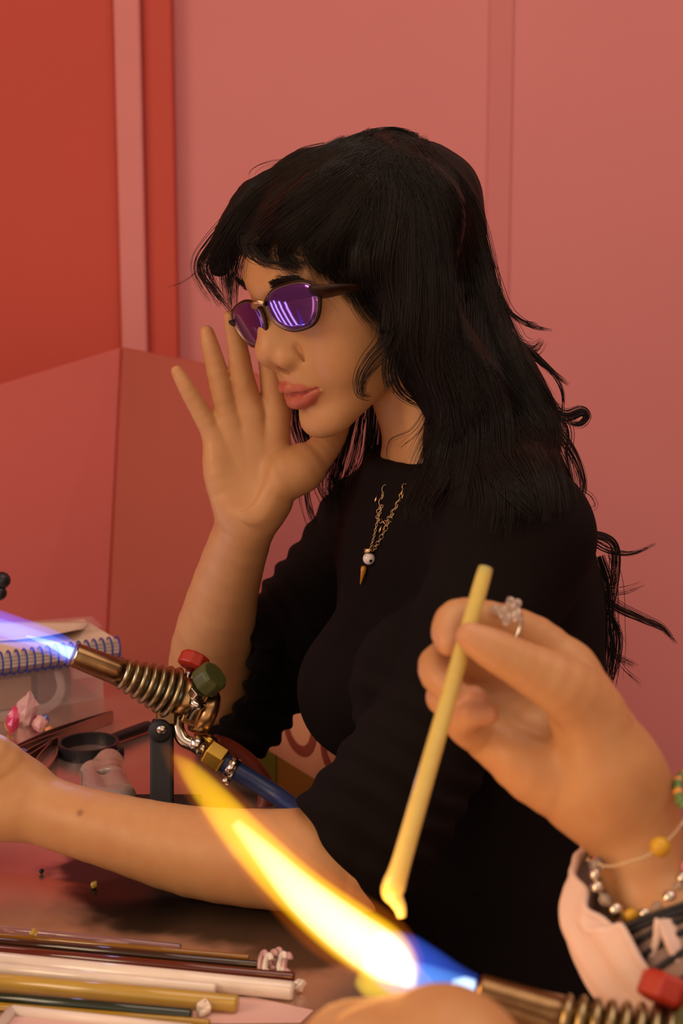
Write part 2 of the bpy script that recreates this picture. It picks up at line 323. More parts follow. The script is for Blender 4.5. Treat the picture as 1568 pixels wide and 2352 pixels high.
for s in (-1, 1): head += [he(s * 73, -8, -12, 6, 15, 28, 4), he(s * 79, -4, -8, 3, 8, 16, 3, '-')]
# neck
neck_a = H(0, -22, -46); neck_b = P(1062, 1085, 1.255); neck_c = P(1075, 1180, 1.27)
body = list(head)
body += [cone(neck_a, neck_b, .047, .0525, .016), cone(neck_b, neck_c, .052, .062, .01)]
body += [cone(H(40, -20, -55), P(965, 1075, 1.20), .012, .010, .018)]      # neck muscle
# torso under the knit
ty = math.radians(66)
def t_axes(y, lean):
    F_ = np.array([-math.sin(y), 0, math.cos(y)]); U_ = np.array([0, 1., 0]); X_ = np.array([math.cos(y), 0, math.sin(y)])
    return np.stack([camvec(X_), camvec(F_ * math.cos(lean) - U_ * math.sin(lean)), camvec(U_ * math.cos(lean) + F_ * math.sin(lean))], 1)
TR = t_axes(ty, 0.05)
SHN, SHF = P(1195, 1235, 1.115), P(868, 1215, 1.40)
def torso(g):                                   # g: growth in metres
    q = [ell(P(1070, 1430, 1.26), np.array([.140 + g, .098 + g, .20 + g]), TR, .02), cone(SHN, SHF, .050 + g, .050 + g, .04), cone(P(1075, 1130, 1.26), neck_c, .06 + g, .06 + g, .04)]
    for x, d in ((1005, 1.12), (868, 1.24)): q.append(ell(P(x, 1580, d), np.array([.060 + g, .066 + g, .064 + g]), TR, .03))
    q += [ell(P(1100, 1950, 1.27), np.array([.125 + g, .085 + g, .22 + g]), TR, .05), ell(P(1120, 2420, 1.30), np.array([.165 + g, .115 + g, .16 + g]), TR, .06)]
    return q
body += torso(-.012)
# far arm and hand (palm to the camera)
far_arm = [(868, 1215, 1.40, 118), (690, 1440, 1.40, 110), (545, 1630, 1.405, 92)]
fore_f = [(516, 1645, 1.41, 66), (492, 1575, 1.385, 97), (488, 1490, 1.355, 95), (520, 1340, 1.30, 77), (560, 1215, 1.26, 68), (572, 1165, 1.25, 68)]
body += pchain(far_arm, .02) + pchain(fore_f, .012)
hd = 1.245
body += pchain([(540, 1165, 1.25, 42), (512, 1085, hd, 42), (497, 1008, hd, 31)], .012) + pchain([(560, 1165, 1.25, 42), (542, 1060, hd + .004, 36), (530, 972, hd, 33)], .010)
body += pchain([(580, 1165, 1.25, 42), (585, 1060, hd + .006, 36), (578, 952, hd, 34)], .010) + pchain([(600, 1160, 1.25, 42), (628, 1060, hd + .006, 36), (634, 950, hd + .004, 34)], .010)
body += pchain([(598, 1150, 1.245, 52), (640, 1100, hd - .003, 60), (690, 1075, hd - .002, 50)], .024)
body += pchain([(690, 1078, hd - .004, 50), (728, 1046, 1.246, 40), (762, 1002, 1.254, 33), (786, 950, 1.262, 24)], .010)
body += [ell(P(566, 1085, hd + .002), np.array([.030, .042, .0135]), np.stack([RT, UPV, FW], 1), .012)]
fingers_f = [[(497, 1008, hd, 28), (463, 950, hd - .006, 23), (428, 890, hd - .012, 19.5), (406, 853, hd - .014, 14)],
             [(530, 972, hd, 31), (507, 885, hd - .008, 26.5), (485, 802, hd - .016, 21), (475, 763, hd - .018, 16)],
             [(578, 952, hd, 32), (556, 868, hd - .008, 28), (546, 800, hd - .018, 23.5), (528, 728, hd - .030, 16)],
             [(634, 950, hd + .004, 31), (624, 868, hd - .002, 27), (612, 800, hd - .012, 23), (598, 742, hd - .024, 17)]]
for fg in fingers_f: body += pchain(fg, .004)
body += [ell(P(560, 1060, hd - .0195), np.array([.014, .034, .005]), np.stack([RT, UPV, FW], 1), .016, '-')]
# near arm resting on the table
near_arm = [(1195, 1235, 1.115, 150), (1020, 1620, 1.085, 142), (880, 1900, 1.065, 128), (838, 1975, 1.065, 112)]
fore_n = [(835, 1985, 1.065, 92), (770, 1972, 1.065, 116), (640, 1974, 1.07, 114), (450, 1957, 1.085, 103), (270, 1912, 1.10, 86), (130, 1872, 1.115, 79), (40, 1835, 1.125, 84)]
body += pchain(near_arm, .02) + pchain(fore_n, .012)
for a in ([(40, 1835, 1.125, 70), (-90, 1800, 1.13, 66), (-220, 1790, 1.13, 48), (-300, 1830, 1.115, 38), (-280, 1880, 1.10, 30)],
          [(30, 1850, 1.12, 60), (-90, 1850, 1.12, 56), (-220, 1850, 1.115, 44), (-290, 1890, 1.10, 36), (-260, 1930, 1.09, 28)],
          [(20, 1870, 1.115, 50), (-90, 1890, 1.11, 50), (-190, 1905, 1.105, 40), (-250, 1940, 1.095, 32), (-220, 1975, 1.085, 26)],
          [(40, 1800, 1.12, 62), (-20, 1740, 1.11, 56), (-110, 1690, 1.10, 42), (-190, 1680, 1.095, 34), (-250, 1700, 1.09, 26)]): body += pchain(a, .012)
V, F = polygonize(body, 0.0014)
def lipmask(p):
    a = sdf(lips_up + lips_lo, p); l = (p - HC) @ HR * 1000
    return np.clip((0.0023 - a) / 0.0014, 0, 1) * (np.abs(l[:, 0]) < 27) * (l[:, 2] < -60) * (l[:, 2] > -92) * (l[:, 1] > 78)
lm = lipmask(V)[:, None]
base = np.array([0.525, 0.28, 0.118])[None] * np.ones((len(V), 1))
def blush(p, c, r): return np.exp(-((p - c) ** 2).sum(1) / r ** 2)[:, None]
tint = base * (1 - lm) + np.array([0.42, 0.09, 0.06]) * lm
bl = 0.6 * blush(V, H(0, 112, -42), .016) + 0.35 * blush(V, H(42, 70, -28), .03)
for fg in fingers_f: bl = bl + 0.5 * blush(V, P(*fg[3][:3]), .010)
bl = np.clip(bl + .35 * blush(V, P(740, 1035, 1.245), .03), 0, 1)
mole = np.clip(blush(V, P(185, 1868, 1.085), .0022) * 2, 0, 1) * .7; tint = tint * (1 - mole) + np.array([.16, .06, .03]) * mole
tint = tint * (1 - bl * .5) + np.array([0.50, 0.21, 0.12]) * bl * .5
person = empty('person', tuple(P(1120, 2420, 1.30) * np.array([1, 1, 0])), 'person in tinted sunglasses and a black knit top, hand raised beside the face', 'person')
me = np_mesh('body', V, F); set_color(me, tint); me.materials.clear(); body_o = mesh_obj('body', me, M_skin, person)
# knit top
kn = torso(0.0)
kn += [cone(P(1065, 1140, 1.26), neck_b + (neck_a - neck_b) * .30, .066, .0560, .02)]
kn += pchain([(x, y, d, r + 14) for x, y, d, r in far_arm], .02) + pchain([(x, y, d, r + 12) for x, y, d, r in near_arm], .02)
# sleeve ends
e_f = P(545, 1630, 1.405); ax_f = e_f - P(690, 1440, 1.40)
kn += pchain([(545, 1630, 1.405, 106), (540, 1560, 1.375, 112), (545, 1500, 1.36, 108)], .02)
e_n = P(838, 1975, 1.065)
kn += pchain([(900, 1800, 1.07, 140), (830, 1880, 1.065, 140), (770, 1940, 1.065, 136), (720, 1965, 1.065, 122)], .015)
def plane3(a, b, c, toward):                    # unit normal of the plane through three points, on the side of a fourth
    n = np.cross(b - a, c - a); n /= np.linalg.norm(n); return n if n @ (toward - a) > 0 else -n
ca, cb, cc = P(884, 1060, 1.225), P(1010, 1052, 1.19), P(1190, 955, 1.29)
kn += [dict(t='p', c=ca, n=-plane3(ca, cb, cc, neck_a), h=0.0, k=.003, op='-', lim=(neck_b, .13))]
v = camvec((-.80, -.60, 0.05)); kn += [dict(t='p', c=P(770, 1955, 1.065), n=-v / np.linalg.norm(v), h=0., k=.004, op='-', lim=(P(770, 1950, 1.065), .075))]
kn += [ell(P(428, 1490, 1.36), np.array([162, 190, 300]) * 1.36 / FPX, np.stack([RT, UPV, FW], 1), .004, '-')]
_pd = pdist
def pdist(q, p):                                # a cutting plane that acts only near one place
    d = _pd(q, p)
    if q.get('lim'): c, r = q['lim']; d = np.maximum(d, np.sqrt(((p - c) ** 2).sum(-1)) - r)
    return d
ax_n = P(838, 1975, 1.065) - P(1020, 1620, 1.085); ln = np.linalg.norm(ax_n); ax_n /= ln; lf = np.linalg.norm(ax_f); ax_f /= lf
def knit_disp(p):
    o = .0010 * vnoise(p, 55, 3) + .0016 * vnoise(p, 24, 4)
    for e, a, rad, rng_, am in ((e_n, ax_n, .10, .15, .0018), (e_f, ax_f, .11, .26, .0032)):
        u = (e - p) @ a; d = np.sqrt((((p - e) + u[:, None] * a) ** 2).sum(1))
        w = np.clip(1 - np.abs(u - .045) / rng_, 0, 1) * np.clip((rad - d) / .03, 0, 1)
        o += w * am * np.sin(u * 290 + 5.5 * vnoise(p, 18, 5) + 3 * vnoise(p, 40, 6))
    return o
V, F = polygonize(kn, 0.0022, knit_disp, pad=0.016)
mesh_obj('knit_top', np_mesh('knit_top', V, F), M_knit, person)
# trousers, out of sight below the table
pel = P(1120, 2420, 1.30); tq = [ell(pel, np.array([.175, .125, .13]), TR, .03)]
for s in (-1, 1):
    hip = pel + TR[:, 0] * .09 * s + np.array([0, 0, -.03]); knee = hip + TR[:, 1] * .40 + TR[:, 0] * .03 * s; knee[2] = .50; ank = knee + TR[:, 1] * .04; ank[2] = .09
    toe = ank + TR[:, 1] * .15; toe[2] = .035; heel = ank.copy(); heel[2] = .04
    tq += [cone(hip, knee, .085, .062, .03), cone(knee, ank, .058, .04, .02), cone(heel, toe, .04, .034, .02)]
V, F = polygonize(tq, 0.006)
mesh_obj('trousers', np_mesh('trousers', V, F), M_trouser, person)
# ------------------------------------------------------------------ hair
M_hair = mat('black_hair', (0.006, 0.004, 0.003), 0.6, spec=0.2, bump=((300, 300, 40), 0.5, 0.002))
M_strand = mat('hair_strand', (0.0085, 0.005, 0.003), 0.48, spec=0.28)
hb = [he(0, -12, 18, 79, 92, 71, 1)]
hb += [he(0, 70, -30, 75, 62, 70, 3, '-'), he(0, 92, 8, 34, 26, 40, 6, '-')]
hb += pchain([(860, 410, 1.15, 74), (760, 440, 1.135, 56), (670, 480, 1.13, 34), (635, 520, 1.134, 12)], .02)
hb += pchain([(800, 440, 1.132, 50), (700, 505, 1.128, 34), (650, 552, 1.13, 14)], .02)
hb += pchain([(880, 450, 1.14, 80), (795, 520, 1.126, 46), (745, 570, 1.126, 12)], .02)
hb += pchain([(920, 480, 1.14, 90), (860, 600, 1.122, 54), (825, 650, 1.12, 14)], .02)
hb += pchain([(950, 520, 1.15, 110), (960, 680, 1.13, 88), (985, 790, 1.14, 100), (1072, 930, 1.15, 100), (1085, 1040, 1.155, 112), (1110, 1130, 1.14, 60)], .03)
hb += pchain([(1000, 470, 1.22, 100), (1040, 640, 1.20, 88), (1080, 790, 1.20, 98), (1130, 890, 1.19, 112), (1182, 975, 1.18, 100), (1205, 1070, 1.15, 80), (1210, 1140, 1.13, 40)], .03)
hb += pchain([(700, 392, 1.20, 40), (590, 455, 1.20, 44), (530, 540, 1.205, 40), (505, 610, 1.21, 24)], .02)
hb += pchain([(980, 500, 1.30, 80), (960, 760, 1.31, 70), (950, 980, 1.33, 60), (900, 1080, 1.335, 40)], .03)
def hair_disp(p): return .0012 * vnoise(p * np.array([1, 1, .25]), 260, 11) + .0014 * vnoise(p, 60, 12)
V, F = polygonize(hb, 0.0022, hair_disp)
hair = mesh_obj('hair', np_mesh('hair', V, F), M_hair, person)
def trace(px, prims, iters=34):
    r = FW + (px[:, :1] - 784) / FPX * RT + (1176 - px[:, 1:2]) / FPX * UPV; t = np.full(len(px), 1.0)
    n = np.linalg.norm(r, axis=1); best = np.full(len(px), 9.0); bt = t.copy(); live = np.arange(len(px))
    for _ in range(iters):
        d = sdf(prims, CAM + r[live] * t[live, None]); m = d < best[live]; w_ = live[m]; best[w_] = d[m]; bt[w_] = t[w_]
        t[live] += d * .85 / n[live]; live = live[(d > .0008) & (t[live] < 1.45)]
        if not len(live): break
    return bt, best
GX, GY, GS = np.arange(430, 1340, 7.0), np.arange(270, 1260, 7.0), 7.0
_g = np.stack(np.meshgrid(GX, GY, indexing='ij'), -1)
_sh = [q for q in kn if q['op'] == '+' and q['t'] == 'c'][:2] + pchain([(x, y, d, r + 12) for x, y, d, r in near_arm[:2]], .02)
DM, BM = trace(_g.reshape(-1, 2), hb + head[:16] + _sh + [ell(P(1070, 1430, 1.26), np.array([.140, .098, .20]), TR, .02), cone(SHN, SHF, .050, .050, .04)]); DM = DM.reshape(len(GX), len(GY)); BM = BM.reshape(len(GX), len(GY))
def ray_depth(px):
    u = np.clip((px[:, 0] - GX[0]) / GS, 0, len(GX) - 1.001); v = np.clip((px[:, 1] - GY[0]) / GS, 0, len(GY) - 1.001); i, j = u.astype(int), v.astype(int); a, b = u - i, v - j
    return DM[i, j] * (1 - a) * (1 - b) + DM[i + 1, j] * a * (1 - b) + DM[i, j + 1] * (1 - a) * b + DM[i + 1, j + 1] * a * b, BM[i, j]
def strands_vf(S, rad):                         # S: (n, m, 3) polylines -> 3-sided tapered tubes
    n, m, _ = S.shape; T = np.gradient(S, axis=1); T /= np.linalg.norm(T, axis=2)[..., None] + 1e-12
    a = np.cross(T, np.array([.2, .3, .9])); a /= np.linalg.norm(a, axis=2)[..., None] + 1e-12; b = np.cross(T, a)
    R = rad[:, None] * np.interp(np.linspace(0, 1, m), [0, .1, .75, 1], [.7, 1, .8, .25])[None]
    V = np.stack([S + R[..., None] * (math.cos(q) * a + math.sin(q) * b) for q in (0, 2.094, 4.189)], 2).reshape(-1, 3)
    base = (np.arange(n)[:, None] * m + np.arange(m - 1)[None]).reshape(-1) * 3
    F = np.concatenate([np.stack([base + i, base + (i + 1) % 3, base + 3 + (i + 1) % 3, base + 3 + i], 1) for i in range(3)])
    return V, F
SV, SF, so = [], [], 0
def add_strands(S, rad):
    global so
    V, F = strands_vf(S, rad); SV.append(V); SF.append(F + so); so += len(V)
def on_base(guide, n, w0, w1, wave=4.0, m=22):  # pixels of a lock, its strands laid on the hair mass
    g = cr(guide, m); t = np.linspace(0, 1, m); T = np.gradient(g, axis=0); T /= np.linalg.norm(T, axis=1)[:, None] + 1e-9; N = np.stack([-T[:, 1], T[:, 0]], 1)
    off = rng.normal(size=(n, 1)) * .55; wd_ = (w0 + (w1 - w0) * t)[None]
    ph = rng.uniform(0, 6.28, (n, 1)); sh = rng.uniform(-.22, .04, (n, 1))
    lat = off * wd_ + wave * np.sin(ph + t[None] * rng.uniform(3, 8, (n, 1))) * t[None]
    u0 = rng.uniform(-.04, .12, (n, 1)); tt = np.clip(u0 + t[None] * (1 + sh - u0), 0, 1) * (m - 1); i0 = np.minimum(tt.astype(int), m - 2); fr = (tt - i0)[..., None]
    base = g[i0] * (1 - fr) + g[i0 + 1] * fr + (N[i0] * lat[..., None])
    d, best = ray_depth(base.reshape(-1, 2)); d = d.reshape(n, m); okm = (best.reshape(n, m) < .006).mean(1) > .93; base, d = base[okm], d[okm]; n = len(d)
    if n == 0: return
    k = np.array([1, 2, 3, 2, 1.]) / 9; dp = np.pad(d, ((0, 0), (2, 2)), mode='edge'); d = sum(k[j] * dp[:, j:j + m] for j in range(5))
    d = d - rng.uniform(.0005, .0045, (n, 1))
    S = CAM + d[..., None] * (FW + (base[..., :1] - 784) / FPX * RT + (1176 - base[..., 1:]) / FPX * UPV)
    add_strands(S, rng.uniform(.00016, .00034, n))
def free(guide, n, w0, w1, wave=3.0, m=22, r=.00025, dj=.006):   # pixel + depth locks that hang free
    g = cr(guide, m); t = np.linspace(0, 1, m); T = np.gradient(g[:, :2], axis=0); T /= np.linalg.norm(T, axis=1)[:, None] + 1e-9; N = np.stack([-T[:, 1], T[:, 0]], 1)
    off = rng.normal(size=(n, 1)) * .5; ln = rng.uniform(.86, 1.04, (n, 1)); tt = np.clip(t[None] * ln, 0, 1) * (m - 1); i0 = np.minimum(tt.astype(int), m - 2); fr = (tt - i0)[..., None]
    lat = off * (w0 + (w1 - w0) * t)[None] + wave * np.sin(rng.uniform(0, 6.28, (n, 1)) + t[None] * rng.uniform(2, 7, (n, 1))) * t[None]
    q = g[i0] * (1 - fr) + g[i0 + 1] * fr; xy = q[..., :2] + N[i0] * lat[..., None]; d = q[..., 2] + rng.normal(size=(n, 1)) * dj
    S = CAM + d[..., None] * (FW + (xy[..., :1] - 784) / FPX * RT + (1176 - xy[..., 1:]) / FPX * UPV)
    add_strands(S, rng.uniform(.7, 1.3, n) * r)
for g, n, w0, w1 in [
    ([(860, 312), (720, 365), (610, 430), (540, 500), (490, 585), (470, 640)], 150, 14, 26), ([(860, 312), (740, 380), (640, 440), (575, 515), (530, 600), (525, 680)], 150, 16, 30),
    ([(870, 325), (740, 405), (640, 475), (580, 525), (562, 560), (572, 588)], 190, 24, 14), ([(880, 330), (770, 420), (670, 495), (610, 545), (602, 580), (630, 604)], 220, 26, 20), ([(885, 335), (790, 440), (710, 515), (660, 565), (665, 600), (700, 616)], 230, 28, 22),
    ([(890, 330), (820, 430), (750, 520), (715, 580), (745, 628)], 230, 28, 22), ([(900, 332), (840, 430), (775, 540), (758, 610), (815, 690)], 220, 30, 24),
    ([(905, 335), (870, 450), (825, 580), (840, 680), (900, 760)], 230, 30, 30), ([(910, 340), (900, 480), (880, 620), (895, 730), (890, 820)], 200, 30, 26),
    ([(915, 345), (940, 500), (940, 680), (935, 800), (960, 880), (1005, 950)], 220, 30, 26), ([(920, 340), (980, 500), (1000, 700), (990, 850), (1020, 960), (985, 1050), (955, 1140)], 240, 32, 30),
    ([(930, 340), (1020, 480), (1060, 680), (1055, 850), (1080, 1000), (1055, 1160)], 240, 34, 34), ([(935, 340), (1050, 480), (1095, 640), (1110, 800), (1155, 950), (1165, 1110)], 240, 30, 36),
    ([(935, 335), (1060, 450), (1108, 600), (1145, 760), (1215, 880), (1275, 980), (1265, 1080)], 240, 22, 30), ([(920, 318), (1020, 388), (1085, 505), (1112, 620), (1148, 720), (1195, 825), (1255, 925)], 200, 12, 18),
    ([(960, 318), (880, 310), (780, 345), (680, 395), (620, 440)], 150, 26, 40), ([(980, 345), (890, 340), (800, 390), (730, 450), (690, 510)], 160, 34, 50), ([(850, 330), (900, 300), (960, 330), (1030, 400), (1085, 500)], 160, 22, 30),
    ([(840, 345), (920, 340), (980, 400), (1030, 520), (1060, 650)], 180, 34, 50), ([(830, 340), (880, 360), (900, 460), (890, 600)], 170, 40, 60), ([(950, 380), (985, 480), (1010, 620), (1020, 760), (1060, 880)], 180, 50, 60),
    ([(1060, 560), (1085, 700), (1120, 830), (1190, 930), (1240, 1010), (1262, 1090)], 190, 40, 50), ([(1040, 800), (1090, 930), (1130, 1040), (1150, 1150), (1140, 1230)], 180, 50, 46), ([(1150, 900), (1210, 1000), (1250, 1080), (1275, 1180)], 150, 44, 40),
    ([(800, 330), (690, 385), (610, 440), (550, 500)], 100, 20, 22), ([(1080, 960), (1130, 1060), (1200, 1140), (1240, 1180)], 130, 40, 30), ([(1140, 940), (1210, 1040), (1245, 1120), (1250, 1200)], 120, 36, 24),
    ([(1020, 1000), (1000, 1080), (960, 1150), (955, 1200)], 120, 30, 30)]:
    on_base(np.array(g, float), n, w0, w1)
W = 1.20
for g, n, w0, w1, r in [
    # far fringe and flyaways by the face
    ([(600, 470, 1.2), (545, 540, 1.205), (525, 620, 1.21), (530, 715, 1.20)], 60, 50, 18, .0003), ([(560, 490, 1.2), (490, 570, 1.21), (468, 620, 1.215), (510, 700, 1.21)], 45, 26, 26, .0003),
    ([(540, 500, 1.2), (475, 580, 1.215), (460, 620, 1.215), (490, 665, 1.21), (540, 722, 1.20)], 24, 14, 12, .0003), ([(510, 560, 1.2), (462, 615, 1.21), (420, 650, 1.215), (375, 666, 1.215)], 3, 6, 6, .00022),
    ([(660, 366, 1.19), (610, 374, 1.19), (580, 390, 1.19), (572, 412, 1.19)], 4, 6, 10, .0002), ([(745, 330, 1.19), (690, 345, 1.19), (650, 372, 1.19), (600, 395, 1.19)], 10, 10, 10, .0002),
    ([(590, 540, 1.13), (570, 560, 1.13), (590, 590, 1.128), (625, 606, 1.125), (668, 612, 1.123)], 26, 16, 8, .00028), ([(555, 540, 1.14), (556, 565, 1.138), (575, 592, 1.134), (600, 605, 1.13)], 12, 10, 6, .00025),
    # cheek lock
    ([(905, 690, 1.115), (890, 780, 1.112), (850, 830, 1.108), (828, 870, 1.108), (828, 905, 1.11), (852, 914, 1.112)], 30, 34, 6, .00028), ([(910, 760, 1.115), (893, 810, 1.113), (888, 860, 1.114), (898, 905, 1.118)], 26, 22, 12, .00028),
    ([(915, 800, 1.12), (905, 860, 1.12), (930, 905, 1.13), (985, 935, 1.14)], 34, 30, 18, .00028), ([(985, 900, 1.14), (975, 945, 1.15), (945, 990, 1.165), (900, 1010, 1.175), (890, 1040, 1.18), (897, 1062, 1.185)], 4, 8, 10, .0002),
    ([(990, 930, 1.14), (965, 985, 1.155), (930, 1020, 1.17), (915, 1030, 1.175)], 4, 10, 8, .0002),
    # far side, seen between hand, jaw and shoulder
    ([(720, 840, 1.30), (690, 950, 1.30), (700, 1010, 1.30), (730, 1080, 1.31)], 90, 34, 30, .0003), ([(820, 900, 1.31), (785, 1030, 1.31), (768, 1100, 1.32), (775, 1180, 1.33)], 90, 24, 30, .0003),
    ([(865, 900, 1.31), (855, 1030, 1.31), (835, 1090, 1.32), (800, 1150, 1.33)], 110, 34, 30, .0003), ([(760, 1060, 1.32), (735, 1110, 1.32), (752, 1160, 1.33), (745, 1210, 1.33)], 18, 26, 20, .00028),
    ([(705, 1080, 1.31), (706, 1140, 1.32), (716, 1180, 1.325), (730, 1215, 1.33)], 16, 8, 8, .00028), ([(688, 1090, 1.31), (690, 1150, 1.32), (702, 1200, 1.325), (716, 1240, 1.33)], 3, 6, 4, .0002),
    ([(835, 920, 1.31), (805, 1070, 1.31), (770, 1130, 1.32), (740, 1150, 1.32)], 22, 14, 20, .00028),
    # wisps behind the back
    ([(1120, 590, W), (1150, 690, W), (1195, 735, W), (1238, 746, W)], 10, 10, 3, .00026), ([(1125, 620, W), (1165, 712, W), (1215, 748, W), (1268, 758, W)], 14, 10, 2, .00028),
    ([(1140, 740, W), (1185, 792, W), (1225, 800, W), (1247, 778, W)], 26, 26, 8, .00028), ([(1150, 750, W), (1205, 798, W), (1262, 850, W), (1306, 884, W)], 26, 18, 3, .0003), ([(1205, 795, W), (1265, 852, W), (1290, 900, W), (1292, 950, W)], 14, 8, 3, .00028),
    ([(1230, 900, W), (1290, 952, W), (1335, 942, W), (1348, 958, W), (1330, 976, W), (1290, 968, W)], 40, 20, 7, .0003), ([(1270, 940, W), (1305, 985, W), (1302, 1050, W), (1318, 1120, W), (1328, 1150, W)], 14, 10, 6, .00028),
    ([(1275, 980, W), (1320, 1048, W), (1338, 1110, W), (1328, 1160, W)], 26, 16, 8, .0003), ([(1330, 1120, W), (1358, 1140, W), (1366, 1162, W), (1345, 1170, W)], 4, 4, 3, .00022),
    ([(1340, 1225, 1.22), (1390, 1235, 1.22), (1414, 1265, 1.22), (1412, 1340, 1.22), (1395, 1420, 1.22)], 36, 16, 18, .0003), ([(1350, 1240, 1.22), (1395, 1266, 1.22), (1450, 1272, 1.22), (1505, 1248, 1.22)], 16, 12, 2, .00028),
    ([(1370, 1280, 1.22), (1390, 1340, 1.22), (1395, 1420, 1.22), (1400, 1500, 1.22), (1390, 1590, 1.22)], 70, 26, 24, .0003), ([(1390, 1360, 1.22), (1430, 1356, 1.22), (1480, 1340, 1.22)], 8, 10, 10, .0002),
    ([(1360, 1340, 1.22), (1410, 1388, 1.22), (1475, 1420, 1.22), (1520, 1440, 1.22), (1554, 1478, 1.22)], 34, 16, 5, .00028), ([(1380, 1470, 1.22), (1420, 1508, 1.22), (1465, 1532, 1.22)], 12, 14, 6, .00025),
    ([(1390, 1470, 1.22), (1430, 1530, 1.22), (1475, 1575, 1.22)], 6, 8, 6, .00022), ([(1395, 1400, 1.22), (1418, 1460, 1.22), (1410, 1530, 1.22), (1392, 1580, 1.22)], 20, 8, 14, .00028), ([(1395, 1410, 1.22), (1415, 1440, 1.22), (1435, 1475, 1.22)], 4, 6, 4, .00022)]:
    free(np.array(g, float), n, w0, w1, r=r)
for i in range(150):                            # single loose hairs along the outline
    o = cr([(540, 450), (700, 345), (880, 297), (1000, 360), (1090, 490), (1120, 620), (1170, 780), (1250, 920)], 100)[rng.integers(0, 100)]
    dx, dy = rng.normal(0, 16), rng.normal(10, 20); free(np.array([(o[0] - 20, o[1] + 14, 1.19), (o[0] + dx * .4 + 5, o[1] + dy * .3, 1.19), (o[0] + dx + 8, o[1] + dy + 30, 1.19)]), 1, 2, 2, m=8, r=.00009)
st = mesh_obj('hair_strands', np_mesh('hair_strands', np.concatenate(SV), np.concatenate(SF)), M_strand, hair); st.location = (0, 0, 0)
tag(st, kind='stuff')
# eyebrows: short hairs
for s in (-1, 1):
    SV, SF, so = [], [], 0
    n = 420; u = rng.uniform(0, 1, n); x = s * (12 + 40 * u); z = 9.5 + 7 * np.sin(u * 2.2) + rng.normal(0, 1.5, n); y = 90.5 - 9 * u ** 1.6
    d = np.stack([s * 6 * np.ones(n), -1 - 2 * u, 2.5 - 5 * u], 1) + rng.normal(0, 1, (n, 3)) * .8
    A = np.stack([x, y, z], 1); tt = np.linspace(0, 1, 4)[None, :, None]; L = A[:, None] + d[:, None] * tt
    add_strands(HC + (L / 1000) @ HR.T, np.full(n, .0003)); mesh_obj('eyebrow', np_mesh('eyebrow', np.concatenate(SV), np.concatenate(SF)), M_strand, person)
# ------------------------------------------------------------------ sunglasses
GR = head_axes(math.radians(54), math.radians(25), math.radians(6)); GO = P(597, 702, 1.153)
def G(x, y, z): return GO + GR @ (np.array([x, y, z]) / 1000)
M_lens = bpy.data.materials.new('violet_lens'); M_lens.use_nodes = True
b_ = M_lens.node_tree.nodes['Principled BSDF']; b_.inputs['Base Color'].default_value = (0.16, 0.07, 0.42, 1); b_.inputs['Metallic'].default_value = 0.85; b_.inputs['Roughness'].default_value = 0.05
b_.inputs['Coat Weight'].default_value = 0.3
M_tort = mat('tortoise_frame', (0.016, 0.007, 0.004), 0.45, coat=0.0, spec=0.25, noise=(120, (0.05, 0.014, 0.004), 0.6, 3))
M_gold = mat('pale_gold', (0.62, 0.46, 0.24), 0.3, metal=1.0, noise=(200, (0.5, 0.36, 0.18), 0.4, 2)); M_rimg = mat('dull_gold', (0.34, 0.26, 0.15), 0.4, metal=1.0, noise=(200, (0.26, 0.2, 0.11), 0.4, 2))
glasses = empty('sunglasses', tuple(GO), 'wrap sunglasses with violet mirror lenses and dark tortoise frame worn on the face', 'sunglasses')
outline = [(5.5, 0.5), (18.6, 5.9), (33.2, 6.4), (51.3, 3.6), (60.2, -3.0), (58.8, -13), (51, -23), (40.7, -27.4), (22.5, -26), (10.7, -19.2), (5.0, -10)]
oc = cr(np.array(outline + outline[:1], float), 56)[:-1]; cen = oc.mean(0)
def lens_pt(s, x, z, off=0):
    u = (x - cen[0]) / 28; w = (z - cen[1]) / 17
    y = -(x - 8) * .16 - 2.2 * u * u - 1.0 * w * w + off; return G(s * x, y, z)
for s in (1, -1):
    rings = [1.0, .8, .6, .4, .2]; V = []; F = []; n = len(oc)
    for off in (1.0, -1.0):
        for r in rings: V += [lens_pt(s, *(cen + (p - cen) * r), off) for p in oc]
        V.append(lens_pt(s, *cen, off))
    nv = n * len(rings) + 1
    for o_ in (0, nv):
        for i in range(len(rings) - 1):
            for j in range(n): F.append([o_ + i * n + j, o_ + i * n + (j + 1) % n, o_ + (i + 1) * n + (j + 1) % n, o_ + (i + 1) * n + j])
        for j in range(n): F.append([o_ + 4 * n + j, o_ + 4 * n + (j + 1) % n, o_ + nv - 1])
    for j in range(n): F.append([j, (j + 1) % n, nv + (j + 1) % n, nv + j])
    o = vf_obj('lens', [(V, F)], M_lens, glasses)
    bmx = bmesh.new(); bmx.from_mesh(o.data); bmesh.ops.recalc_face_normals(bmx, faces=bmx.faces); bmx.to_mesh(o.data); bmx.free()
    rim = np.array([lens_pt(s, *(cen + (p - cen) * 1.03), -.6) for p in list(oc) + [oc[0]]])
    tube('rim', rim, .0015, M_tort, glasses, 8); tube('rim_edge', np.array([lens_pt(s, *(cen + (p - cen) * 1.005), .9) for p in list(oc) + [oc[0]]]), .0003, M_rimg, glasses, 6)
    # thick brow piece and temple arm
    tube('temple_arm', [G(s * 58, -9, -5), G(s * 65, -15, -9), G(s * 66, -32, -14), G(s * 61, -62, -22), G(s * 60, -92, -30), G(s * 62, -115, -46)], np.array([.0110, .0135, .0095, .004, .003, .003]) * (1 if s > 0 else .45), M_tort, glasses, 12, 40, .3)
    tube('nose_pad', [G(s * 6, -2, -10), G(s * 7.5, -6, -14), G(s * 8.5, -7, -19)], [.0012, .0026, .0016], M_gold, glasses, 10, 12)
